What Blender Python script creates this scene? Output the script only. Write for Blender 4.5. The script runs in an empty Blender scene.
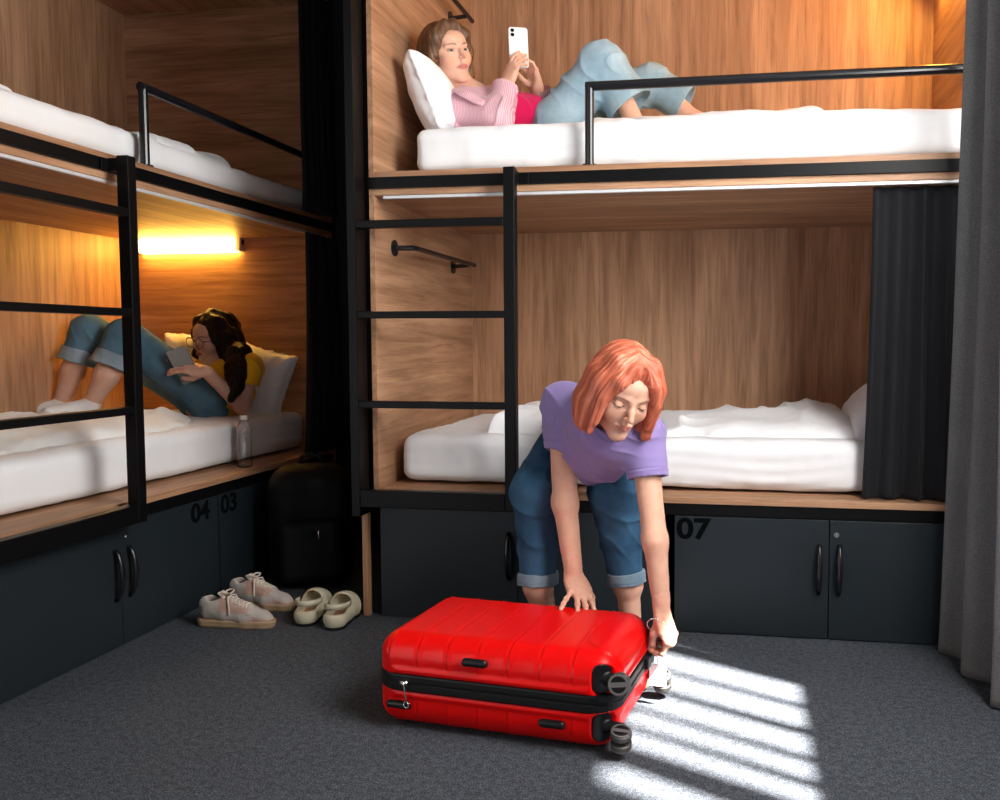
import bpy, bmesh, math, random
import numpy as np
from math import sin, cos, pi, radians, sqrt, tan, exp
from mathutils import Vector, Matrix, noise as mnoise

# ------------------------------------------------------------------ camera, light, exposure
scene = bpy.context.scene
COL = scene.collection
cam_data = bpy.data.cameras.new('camera')
cam_data.sensor_width = 36.0
cam_data.lens = 31.788
cam_data.shift_x = -0.095
cam_data.clip_start = 0.05
camera = bpy.data.objects.new('camera', cam_data)
camera.location = (0, 0, 0.98)
camera.rotation_euler = (radians(90 - 3.745), 0, radians(9.452))
COL.objects.link(camera)
scene.camera = camera

scene.view_settings.view_transform = 'Standard'
scene.view_settings.look = 'None'
scene.view_settings.gamma = 1.0
scene.view_settings.use_curve_mapping = False
scene.view_settings.exposure = 0.0
scene.cycles.use_denoising = True
scene.cycles.max_bounces = 10
scene.cycles.diffuse_bounces = 5

world = bpy.data.worlds.new('world')
scene.world = world
world.use_nodes = True
wbg = world.node_tree.nodes['Background']
wbg.inputs[0].default_value = (0.80, 0.88, 1.0, 1)
wbg.inputs[1].default_value = 0.06

def light(name, kind, loc, energy, color=(1, 1, 1), **kw):
    d = bpy.data.lights.new(name, kind)
    d.energy = energy
    d.color = color
    for k, v in kw.items():
        if k not in ('aim',):
            setattr(d, k, v)
    o = bpy.data.objects.new(name, d)
    o.location = loc
    if 'aim' in kw:
        o.rotation_euler = (Vector(kw['aim']) - Vector(loc)).to_track_quat('-Z', 'Y').to_euler()
    COL.objects.link(o)
    return o

SUN_EL = radians(58)
sdir = Vector((0.888 * cos(SUN_EL), -0.46 * cos(SUN_EL), sin(SUN_EL)))   # towards the sun
light('sun', 'SUN', (4, -2, 6), 75.0, (1.0, 0.96, 0.90), angle=radians(1.5), aim=tuple(Vector((4, -2, 6)) - sdir))
# added fill lamp behind the camera, then daylight of the right-wall window
light('front_fill', 'AREA', (1.9, -1.1, 1.65), 15.0, (1.0, 0.98, 0.96), shape='RECTANGLE', size=2.0, size_y=1.9, aim=(-0.9, 3.2, 0.9))
light('side_window_daylight', 'AREA', (0.95, 1.72, 1.72), 128.0, (1.0, 0.98, 0.95), shape='RECTANGLE', size=1.25, size_y=1.5, aim=(-1.0, 2.6, 1.2))

# ------------------------------------------------------------------ helpers
def link(o, parent=None):
    COL.objects.link(o)
    if parent is not None:
        o.parent = parent
    return o

def tag(o, label=None, cat=None, group=None, kind=None):
    if label: o['label'] = label
    if cat: o['category'] = cat
    if group: o['group'] = group
    if kind: o['kind'] = kind
    return o

def thing(name, label, cat, loc=(0, 0, 0), rz=0.0, group=None):
    o = bpy.data.objects.new(name, None)
    o.empty_display_size = 0.1
    o.location = loc
    o.rotation_euler = (0, 0, rz)
    COL.objects.link(o)
    return tag(o, label, cat, group)

def copy_tree(o, parent=None):
    c = o.copy()
    COL.objects.link(c)
    c.parent = parent
    for ch in list(o.children):
        copy_tree(ch, c)
    return c

def bobj(name, bm, mat, parent=None, smooth=False, bevel=0.0, seg=2):
    me = bpy.data.meshes.new(name)
    bmesh.ops.recalc_face_normals(bm, faces=bm.faces)
    bm.to_mesh(me)
    bm.free()
    o = bpy.data.objects.new(name, me)
    mats = mat if isinstance(mat, (list, tuple)) else [mat]
    for m in mats:
        me.materials.append(m)
    if smooth:
        me.polygons.foreach_set('use_smooth', [True] * len(me.polygons))
    if bevel > 0:
        b = o.modifiers.new('bevel', 'BEVEL')
        b.width = bevel
        b.segments = seg
        b.limit_method = 'ANGLE'
        b.angle_limit = radians(40)
    return link(o, parent)

def box(bm, x0, x1, y0, y1, z0, z1, mi=0):
    vs = [bm.verts.new(p) for p in ((x0, y0, z0), (x1, y0, z0), (x1, y1, z0), (x0, y1, z0), (x0, y0, z1), (x1, y0, z1), (x1, y1, z1), (x0, y1, z1))]
    for f in ((0, 3, 2, 1), (4, 5, 6, 7), (0, 1, 5, 4), (1, 2, 6, 5), (2, 3, 7, 6), (3, 0, 4, 7)):
        bm.faces.new([vs[i] for i in f]).material_index = mi

def boxobj(name, x0, x1, y0, y1, z0, z1, mat, parent=None, bevel=0.0015):
    bm = bmesh.new()
    box(bm, x0, x1, y0, y1, z0, z1)
    return bobj(name, bm, mat, parent, bevel=bevel)

def tube(bm, pts, radii, n=12, cap=True, up=None, flat=1.0, mi=0):
    """a tube through the points with a radius at each"""
    pts = [Vector(p) for p in pts]
    if not isinstance(radii, (list, tuple)):
        radii = [radii] * len(pts)
    rings = []
    prev = None
    for i, p in enumerate(pts):
        a = pts[max(i - 1, 0)]
        b = pts[min(i + 1, len(pts) - 1)]
        t = (b - a).normalized()
        if prev is None:
            ref = Vector(up) if up else (Vector((0, 0, 1)) if abs(t.z) < 0.9 else Vector((1, 0, 0)))
            nx = (ref - t * ref.dot(t)).normalized()
        else:
            nx = (prev - t * prev.dot(t)).normalized()
        prev = nx
        ny = t.cross(nx)
        rings.append([bm.verts.new(p + (nx * cos(2 * pi * k / n) * flat + ny * sin(2 * pi * k / n)) * radii[i]) for k in range(n)])
    for r0, r1 in zip(rings, rings[1:]):
        for k in range(n):
            bm.faces.new((r0[k], r0[(k + 1) % n], r1[(k + 1) % n], r1[k])).material_index = mi
    if cap:
        bm.faces.new(rings[0][::-1]).material_index = mi
        bm.faces.new(rings[-1]).material_index = mi
    return rings

def lathe(bm, prof, n=32, cx=0, cy=0, mi=0, mod=None):
    rings = []
    for (r, z) in prof:
        rings.append([bm.verts.new((cx + r * cos(2 * pi * k / n) * (mod(k, n, z) if mod else 1), cy + r * sin(2 * pi * k / n) * (mod(k, n, z) if mod else 1), z)) for k in range(n)])
    for r0, r1 in zip(rings, rings[1:]):
        for k in range(n):
            bm.faces.new((r0[k], r0[(k + 1) % n], r1[(k + 1) % n], r1[k])).material_index = mi
    bm.faces.new(rings[0][::-1]).material_index = mi
    bm.faces.new(rings[-1]).material_index = mi

def fbm(p, oct=4):
    return mnoise.fractal(p, 1.0, 2.0, oct)

# ------------------------------------------------------------------ materials
def newmat(name, base=(0.5, 0.5, 0.5), rough=0.6, metal=0.0, spec=0.5, **kw):
    m = bpy.data.materials.new(name)
    m.use_nodes = True
    b = m.node_tree.nodes['Principled BSDF']
    b.inputs['Base Color'].default_value = (*base, 1)
    b.inputs['Roughness'].default_value = rough
    b.inputs['Metallic'].default_value = metal
    b.inputs['Specular IOR Level'].default_value = spec
    for k, v in kw.items():
        b.inputs[k].default_value = v
    return m

class NT:
    def __init__(s, m):
        s.m = m; s.t = m.node_tree; s.b = s.t.nodes['Principled BSDF']
    def n(s, typ, **kw):
        nd = s.t.nodes.new(typ)
        for k, v in kw.items():
            if k in nd.inputs: nd.inputs[k].default_value = v
            else: setattr(nd, k, v)
        return nd
    def l(s, a, b): s.t.links.new(a, b)
    def coords(s, scale=(1, 1, 1), rot=(0, 0, 0), kind='Object'):
        c = s.n('ShaderNodeTexCoord'); mp = s.n('ShaderNodeMapping')
        mp.inputs['Scale'].default_value = scale
        mp.inputs['Rotation'].default_value = rot
        s.l(c.outputs[kind], mp.inputs[0])
        return mp.outputs[0]
    def noise(s, vec, scale, detail=4, rough=0.55, dist=0.0):
        nd = s.n('ShaderNodeTexNoise'); nd.inputs['Scale'].default_value = scale
        nd.inputs['Detail'].default_value = detail; nd.inputs['Roughness'].default_value = rough
        nd.inputs['Distortion'].default_value = dist
        s.l(vec, nd.inputs['Vector'])
        return nd.outputs[0]
    def ramp(s, fac, stops):
        r = s.n('ShaderNodeValToRGB')
        el = r.color_ramp.elements
        while len(el) < len(stops): el.new(0.5)
        for e, (p, c) in zip(el, stops):
            e.position = p; e.color = (*c, 1)
        s.l(fac, r.inputs[0])
        return r.outputs[0]
    def mix(s, fac, a, b, mode='MIX'):
        x = s.n('ShaderNodeMix', data_type='RGBA', blend_type=mode)
        for v, i in ((fac, 0), (a, 6), (b, 7)):
            if hasattr(v, 'links'): s.l(v, x.inputs[i])
            else: x.inputs[i].default_value = v if i == 0 else (*v, 1)
        return x.outputs[2]
    def bump(s, h, strength=0.3, dist=0.01, normal=None):
        b = s.n('ShaderNodeBump'); b.inputs['Strength'].default_value = strength; b.inputs['Distance'].default_value = dist
        s.l(h, b.inputs['Height'])
        if normal is not None: s.l(normal, b.inputs['Normal'])
        s.l(b.outputs[0], s.b.inputs['Normal'])
        return b.outputs[0]

def wood(name, axis, tone=1.0):
    """pale sonoma oak laminate with the grain along one axis"""
    m = newmat(name, rough=0.48, spec=0.35)
    t = NT(m)
    a, g = 0.8, 13.0
    sc = {'x': (a, g, g), 'y': (g, a, g), 'z': (g, g, a)}[axis]
    v = t.coords(sc)
    big = t.noise(v, 0.8, 3, 0.5, 0.9)
    mid = t.noise(v, 3.2, 6, 0.62, 0.5)
    fine = t.noise(t.coords(tuple(q * (1 if q == a else 5) for q in sc)), 7.0, 4, 0.6)
    # cathedral figure
    v2 = t.coords({'x': (0.55, 3.2, 3.2), 'y': (3.2, 0.55, 3.2), 'z': (3.2, 3.2, 0.55)}[axis])
    ring = t.n('ShaderNodeMath', operation='MULTIPLY'); t.l(t.noise(v2, 0.9, 2, 0.4, 0.2), ring.inputs[0]); ring.inputs[1].default_value = 26.0
    sn = t.n('ShaderNodeMath', operation='SINE'); t.l(ring.outputs[0], sn.inputs[0])
    T = lambda c: tuple(q * tone for q in c)
    c1 = t.ramp(big, [(0.30, T((0.36, 0.190, 0.105))), (0.52, T((0.475, 0.265, 0.152))), (0.72, T((0.585, 0.350, 0.210)))])
    c2 = t.ramp(mid, [(0.36, (0.66, 0.60, 0.55)), (0.55, (1.0, 1.0, 1.0)), (0.75, (1.12, 1.12, 1.1))])
    c = t.mix(0.85, c1, c2, 'MULTIPLY')
    c3 = t.ramp(fine, [(0.36, (0.72, 0.68, 0.64)), (0.50, (1, 1, 1))])
    c = t.mix(0.65, c, c3, 'MULTIPLY')
    c4 = t.ramp(sn.outputs[0], [(0.0, (0.86, 0.83, 0.80)), (0.6, (1, 1, 1))])
    c = t.mix(0.55, c, c4, 'MULTIPLY')
    t.l(c, t.b.inputs['Base Color'])
    t.bump(fine, 0.08, 0.002)
    return m

WOOD_X, WOOD_Y, WOOD_Z = wood('oak_laminate_x', 'x'), wood('oak_laminate_y', 'y'), wood('oak_laminate_z', 'z')
WOOD_EDGE = wood('oak_edge_band', 'x', 1.25)

BLACK = newmat('black_powder_coat', (0.003, 0.003, 0.0035), 0.42, 0.0, 0.15)
t = NT(BLACK); t.bump(t.noise(t.coords(), 900, 2), 0.08, 0.0005)
BLACK_GLOSS = newmat('black_painted_tube', (0.008, 0.008, 0.010), 0.25, 0.0, 0.5)
ANTHRA = newmat('anthracite_laminate', (0.010, 0.014, 0.018), 0.42, 0.0, 0.3)
t = NT(ANTHRA); t.l(t.ramp(t.noise(t.coords(), 2.5, 3), [(0.3, (0.012, 0.0165, 0.020)), (0.7, (0.015, 0.0205, 0.025))]), t.b.inputs['Base Color'])
t.bump(t.noise(t.coords(), 400, 2), 0.05, 0.0006)
NUMBER = newmat('number_vinyl', (0.003, 0.0035, 0.004), 0.9, 0, 0.0)
CHROME = newmat('chrome', (0.75, 0.74, 0.72), 0.22, 1.0)
WHITE_TRACK = newmat('white_track', (0.62, 0.62, 0.64), 0.35, 0.2)
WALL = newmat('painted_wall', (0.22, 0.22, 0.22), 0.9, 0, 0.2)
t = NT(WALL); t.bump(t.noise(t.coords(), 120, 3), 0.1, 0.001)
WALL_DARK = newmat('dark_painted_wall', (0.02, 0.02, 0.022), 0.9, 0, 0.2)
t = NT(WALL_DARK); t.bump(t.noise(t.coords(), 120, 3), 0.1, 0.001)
CEIL = newmat('ceiling_paint', (0.22, 0.22, 0.22), 0.9, 0, 0.2)
t = NT(CEIL); t.bump(t.noise(t.coords(), 90, 3), 0.1, 0.001)

CARPET = newmat('grey_carpet', (0.05, 0.055, 0.06), 0.95, 0, 0.15)
t = NT(CARPET)
f1 = t.noise(t.coords(), 260, 3, 0.7); f2 = t.noise(t.coords((1, 1, 1)), 60, 4, 0.6); f3 = t.noise(t.coords(), 2.0, 3)
cc = t.ramp(f1, [(0.32, (0.018, 0.021, 0.026)), (0.5, (0.052, 0.058, 0.068)), (0.68, (0.15, 0.165, 0.19))])
cc = t.mix(0.8, cc, t.ramp(f2, [(0.33, (0.55, 0.55, 0.57)), (0.66, (1.3, 1.3, 1.3))]), 'MULTIPLY')
cc = t.mix(0.5, cc, t.ramp(f3, [(0.3, (0.85, 0.85, 0.85)), (0.7, (1.15, 1.15, 1.15))]), 'MULTIPLY')
t.l(cc, t.b.inputs['Base Color'])
t.bump(f1, 0.7, 0.004)

def cloth(name, c, rough=0.85, weave=700, var=0.12, bump=0.12, sheen=0.2, fine=None):
    m = newmat(name, c, rough, 0, 0.2)
    m.node_tree.nodes['Principled BSDF'].inputs['Sheen Weight'].default_value = sheen
    t = NT(m)
    nz = t.noise(t.coords(), 9, 4)
    lo = tuple(q * (1 - var) for q in c); hi = tuple(min(1, q * (1 + var)) for q in c)
    col = t.ramp(nz, [(0.3, lo), (0.7, hi)])
    fn = t.noise(t.coords((1, 1, 1)), weave, 2, 0.6)
    if fine:
        col = t.mix(1.0, col, t.ramp(fn, [(0.3, tuple([1 - fine] * 3)), (0.7, tuple([1 + fine] * 3))]), 'MULTIPLY')
    t.l(col, t.b.inputs['Base Color'])
    t.bump(fn, bump, 0.002)
    return m

COTTON = cloth('white_cotton', (0.80, 0.80, 0.815), var=0.015, weave=500, bump=0.05)
t = NT(COTTON)
BLACK_CURTAIN = cloth('black_curtain_fabric', (0.009, 0.009, 0.0115), 0.8, 600, 0.1, 0.1, 0.05)
GREY_CURTAIN = cloth('grey_woven_curtain', (0.115, 0.118, 0.122), 0.9, 420, 0.06, 0.35, 0.1, fine=0.45)
BAG_BLACK = cloth('black_nylon', (0.004, 0.004, 0.0045), 0.6, 300, 0.2, 0.3, 0.0)

# ------------------------------------------------------------------ room
def struct(o):
    o['kind'] = 'structure'
    return o
struct(boxobj('floor', -3.6, 1.12, -2.2, 4.2, -0.1, 0, CARPET, bevel=0))
struct(boxobj('ceiling', -3.6, 1.12, 0.2, 4.2, 2.72, 2.82, CEIL, bevel=0))
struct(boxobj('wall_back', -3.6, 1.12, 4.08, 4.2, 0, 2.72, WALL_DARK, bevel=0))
struct(boxobj('wall_left', -3.6, -3.11, -2.2, 4.07, 0, 2.72, WALL, bevel=0))
# right wall: pieces around its window
WY0, WY1, WZ0, WZ1 = 1.16, 2.26, 1.50, 2.55
bm = bmesh.new()
box(bm, 1.0, 1.12, WY1, 4.07, 0, 2.72)
box(bm, 1.0, 1.12, -0.4, WY0, 0, 2.72)
box(bm, 1.0, 1.12, WY0, WY1, 0, WZ0)
box(bm, 1.0, 1.12, WY0, WY1, WZ1, 2.72)
struct(bobj('wall_right', bm, WALL))
wf = newmat('white_window_frame', (0.7, 0.7, 0.7), 0.4)
bm = bmesh.new()
for y, w in ((WY0 + 0.0, 0.02), (1.345, 0.050), (1.50, 0.012), (1.62, 0.010), (1.77, 0.016), (1.93, 0.008), (2.135, 0.050), (WY1, 0.02)):
    box(bm, 1.02, 1.06, y - w, y + w, WZ0, WZ1)
box(bm, 1.02, 1.06, WY0, WY1, WZ0 - 0.02, WZ0 + 0.012)
box(bm, 1.02, 1.06, WY0, WY1, WZ1 - 0.02, WZ1 + 0.02)
struct(bobj('window_1', bm, wf))

# ------------------------------------------------------------------ bunk beds
L_B, D_B = 2.10, 1.12
ZL, ZU0, ZU1, ZT = 0.462, 1.488, 1.570, 2.59

def make_bunk(label, loc, rz, tall_post, D_B):
    t = thing('bunk_bed', label, 'bunk bed', loc, rz)
    boxobj('side_panel', 0, 0.02, 0, D_B, 0.40, ZT + 0.02, WOOD_Y, t)
    boxobj('foot_panel', -0.045, -0.022, -0.004, 0.02, 0.0, 0.372, WOOD_Z, t)
    boxobj('side_panel', L_B - 0.02, L_B, 0, D_B, 0.0, ZT + 0.02, WOOD_Y, t)
    boxobj('back_panel', 0.02, L_B - 0.02, D_B - 0.016, D_B, 0.0, ZT, WOOD_Z, t)
    boxobj('bed_base', 0.02, L_B - 0.02, 0, D_B - 0.016, ZL - 0.022, ZL, WOOD_X, t)
    boxobj('upper_bed_base', 0.02, L_B - 0.02, 0.0, D_B - 0.016, ZU0, ZU1, WOOD_X, t)
    boxobj('top_panel', 0, L_B, 0, D_B, ZT, ZT + 0.02, WOOD_X, t)
    boxobj('steel_rail', 0.0, L_B, -0.014, 0.0, 1.510, 1.549, BLACK, t)
    boxobj('steel_rail', 0.0, L_B, 0.006, 0.03, 0.400, ZL - 0.022, BLACK, t)
    boxobj('curtain_track', 0.05, L_B - 0.05, 0.004, 0.02, ZU0 - 0.011, ZU0, WHITE_TRACK, t)
    # guard rail of round tube on the upper bed
    bm = bmesh.new()
    gz = 1.835
    tube(bm, [(0.775, 0.022, ZU1), (0.775, 0.022, gz)], 0.0155, 16)
    tube(bm, [(0.762, 0.022, gz - 0.004), (L_B - 0.02, 0.022, gz - 0.004)], 0.0155, 16)
    lathe(bm, [(0.026, ZU1), (0.026, ZU1 + 0.004), (0.016, ZU1 + 0.005)], 20, 0.775, 0.022)
    bobj('guard_rail', bm, BLACK_GLOSS, t, smooth=False, bevel=0.001)
    # wall bars to hold on to
    for gz2 in (1.325, 2.395):
        bm = bmesh.new()
        x0 = 0.02
        tube(bm, [(x0, 0.17, gz2), (x0 + 0.07, 0.175, gz2), (x0 + 0.075, 0.20, gz2), (x0 + 0.075, 0.92, gz2), (x0 + 0.05, 0.92, gz2), (x0 + 0.05, 0.80, gz2 - 0.004), (x0, 0.80, gz2 - 0.004)][:4], 0.010, 12, up=(0, 0, 1))
        tube(bm, [(x0, 0.84, gz2 - 0.012), (x0 + 0.072, 0.84, gz2 - 0.006)], 0.009, 12, up=(0, 0, 1))
        for yy in (0.17, 0.84):
            tube(bm, [(x0, yy, gz2 - (0.012 if yy > 0.5 else 0)), (x0 + 0.006, yy, gz2 - (0.012 if yy > 0.5 else 0))], 0.030, 20, up=(0, 0, 1))
        bobj('grab_bar', bm, BLACK_GLOSS, t, smooth=False, bevel=0.001)
    if tall_post:
        boxobj('corner_post', -0.046, -0.014, -0.085, -0.002, 0.375, ZT, BLACK, t, bevel=0.003)
    return t

def make_ladder(label, loc, rz, left_post):
    t = thing('bunk_ladder', label, 'ladder', loc, rz)
    boxobj('ladder_post', 0.504, 0.543, -0.085, -0.045, 0.408, 1.556, BLACK, t, bevel=0.003)
    if left_post:
        boxobj('ladder_post', -0.11, -0.07, -0.085, -0.045, 0.408, 1.556, BLACK, t, bevel=0.003)
    for z, h in ((1.380, 0.026), (1.073, 0.024), (0.766, 0.024), (0.438, 0.06)):
        bm = bmesh.new()
        box(bm, -0.014 if not left_post else -0.07, 0.504, -0.083, -0.047, z - h / 2, z + h / 2)
        bobj('ladder_rung', bm, BLACK, t, bevel=0.003)
    bm = bmesh.new()
    box(bm, 0.505, 0.542, -0.045, -0.014, 1.510, 1.549)
    box(bm, 0.475, 0.575, -0.018, -0.0142, 1.512, 1.547)
    bobj('mounting_bracket', bm, BLACK, t, bevel=0.001)
    return t

make_bunk('tall oak bunk bed facing the camera behind the red suitcase', (-1.287, 2.94, 0), 0, True, 1.135)
make_bunk('oak bunk bed along the left wall with a lit lamp inside', (-1.965, 1.95, 0), radians(90), False, 1.080)
make_ladder('black steel ladder in front of the bunk where the red-haired woman sits', (-1.287, 2.94, 0), 0, False)
make_ladder('black steel ladder on the bunk along the left wall', (-1.960, 1.985, 0), radians(90), True)

# ------------------------------------------------------------------ lockers under the lower beds
def digits(txt, size, parent, x, z):
    cu = bpy.data.curves.new('locker_number', 'FONT')
    cu.body = txt
    cu.size = size
    cu.offset = size * 0.030
    cu.extrude = 0.0008
    cu.space_character = 0.98
    cu.materials.append(NUMBER)
    tmp = bpy.data.objects.new('locker_number_outline', cu)
    COL.objects.link(tmp)
    bpy.context.view_layer.update()
    me = bpy.data.meshes.new_from_object(tmp.evaluated_get(bpy.context.evaluated_depsgraph_get()))
    bpy.data.objects.remove(tmp)
    bpy.data.curves.remove(cu)
    me.name = 'locker_number'
    if not me.materials: me.materials.append(NUMBER)
    o = bpy.data.objects.new('locker_number', me)
    o.location = (x, -0.0008, z)
    o.rotation_euler = (radians(90), 0, 0)
    o.scale = (1.18, 1.0, 1.0)
    link(o, parent)
    return o

def make_locker(label, loc, rz, W, number=None, num_right=False, lock=True, H=0.398):
    """two doors with bow handles; local x along the front"""
    t = thing('locker', label, 'locker', loc, rz)
    bm = bmesh.new()
    d = 0.018
    box(bm, 0, W, 0.02, 0.04, 0, H)
    box(bm, 0, 0.016, 0.04, 0.55, 0, H)
    box(bm, W - 0.016, W, 0.04, 0.55, 0, H)
    box(bm, 0.016, W - 0.016, 0.04, 0.55, H - 0.016, H)
    bobj('body', bm, BLACK, t)
    half = W / 2
    for i, (a, b) in enumerate(((0.0015, half - 0.0015), (half + 0.0015, W - 0.0015))):
        dr = boxobj('door', a, b, 0.0, d, 0.004, H, ANTHRA, t, bevel=0.0012)
        hx = half - 0.032 if i == 0 else half + 0.032
        bm = bmesh.new()
        pts = []
        for k in range(13):
            s = k / 12
            pts.append((hx, -0.005 - 0.024 * sin(pi * s) ** 0.6, 0.155 + 0.165 * s))
        tube(bm, pts, [0.0055 + 0.002 * sin(pi * k / 12) for k in range(13)], 12, up=(1, 0, 0), flat=1.25)
        bobj('handle', bm, BLACK_GLOSS, dr, smooth=True)
        if i == 1 and lock:
            bm = bmesh.new()
            tube(bm, [(half + 0.022, 0.0, 0.352), (half + 0.022, -0.004, 0.352)], 0.009, 20, up=(0, 0, 1))
            tube(bm, [(half + 0.022, -0.004, 0.352), (half + 0.022, -0.006, 0.352)], 0.0055, 16, up=(0, 0, 1))
            box(bm, half + 0.0212, half + 0.0228, -0.0066, -0.0055, 0.348, 0.356)
            lk = bobj('lock', bm, CHROME, dr)
            lk['label'] = 'round chrome lock'
        if number and ((i == 1) == num_right):
            digits(number, 0.096, dr, (b - 0.165) if num_right else a + 0.006, H - 0.074)
    return t

make_locker('dark locker numbered 07 under the bed beside the grey floor-length curtain', (-0.219, 2.94, 0), 0, 1.014, '07')
make_locker('dark locker under the bed behind the legs of the red-haired woman', (-1.266, 2.94, 0), 0, 1.010)
R90 = radians(90)
make_locker('dark locker numbered 04 under the bed along the left wall', (-1.965, 1.978, 0), R90, 1.072, '04', True)
make_locker('dark locker numbered 03 beside the black bag in the corner', (-1.965, 3.061, 0), R90, 0.985, '03')

# ------------------------------------------------------------------ signed-distance modelling, meshed with surface nets
_rs = np.random.RandomState(7)
_NT = _rs.rand(32, 32, 32).astype(np.float32) * 2 - 1

def vnoise(p):
    """smooth value noise on an (n, 3) array, -1..1"""
    q = np.floor(p)
    f = (p - q).astype(np.float32)
    i = q.astype(np.int64) & 31
    j = (i + 1) & 31
    f = f * f * (3 - 2 * f)
    x0, y0, z0 = i[:, 0], i[:, 1], i[:, 2]
    x1, y1, z1 = j[:, 0], j[:, 1], j[:, 2]
    fx, fy, fz = f[:, 0], f[:, 1], f[:, 2]
    a = _NT[x0, y0, z0] * (1 - fx) + _NT[x1, y0, z0] * fx
    b = _NT[x0, y1, z0] * (1 - fx) + _NT[x1, y1, z0] * fx
    c = _NT[x0, y0, z1] * (1 - fx) + _NT[x1, y0, z1] * fx
    d = _NT[x0, y1, z1] * (1 - fx) + _NT[x1, y1, z1] * fx
    return (a * (1 - fy) + b * fy) * (1 - fz) + (c * (1 - fy) + d * fy) * fz

A3 = lambda p: np.array(p, dtype=np.float32)

class Frame:
    """an orthonormal frame: origin o, columns are local x, y, z in the world"""
    def __init__(s, o, x, y, z):
        s.o = A3(o); s.R = np.stack([A3(x), A3(y), A3(z)], 1)
    def w(s, p): return tuple(s.o + s.R @ A3(p))
    def d(s, v): return tuple(s.R @ A3(v))
    def loc(s, P): return (P - s.o) @ s.R

def frame_fu(o, fwd, up):
    """local y = forward, z = up, x = y cross z"""
    f = Vector(fwd).normalized(); u = Vector(up); u = (u - f * u.dot(f)).normalized()
    r = f.cross(u)
    return Frame(o, r, f, u)

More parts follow.
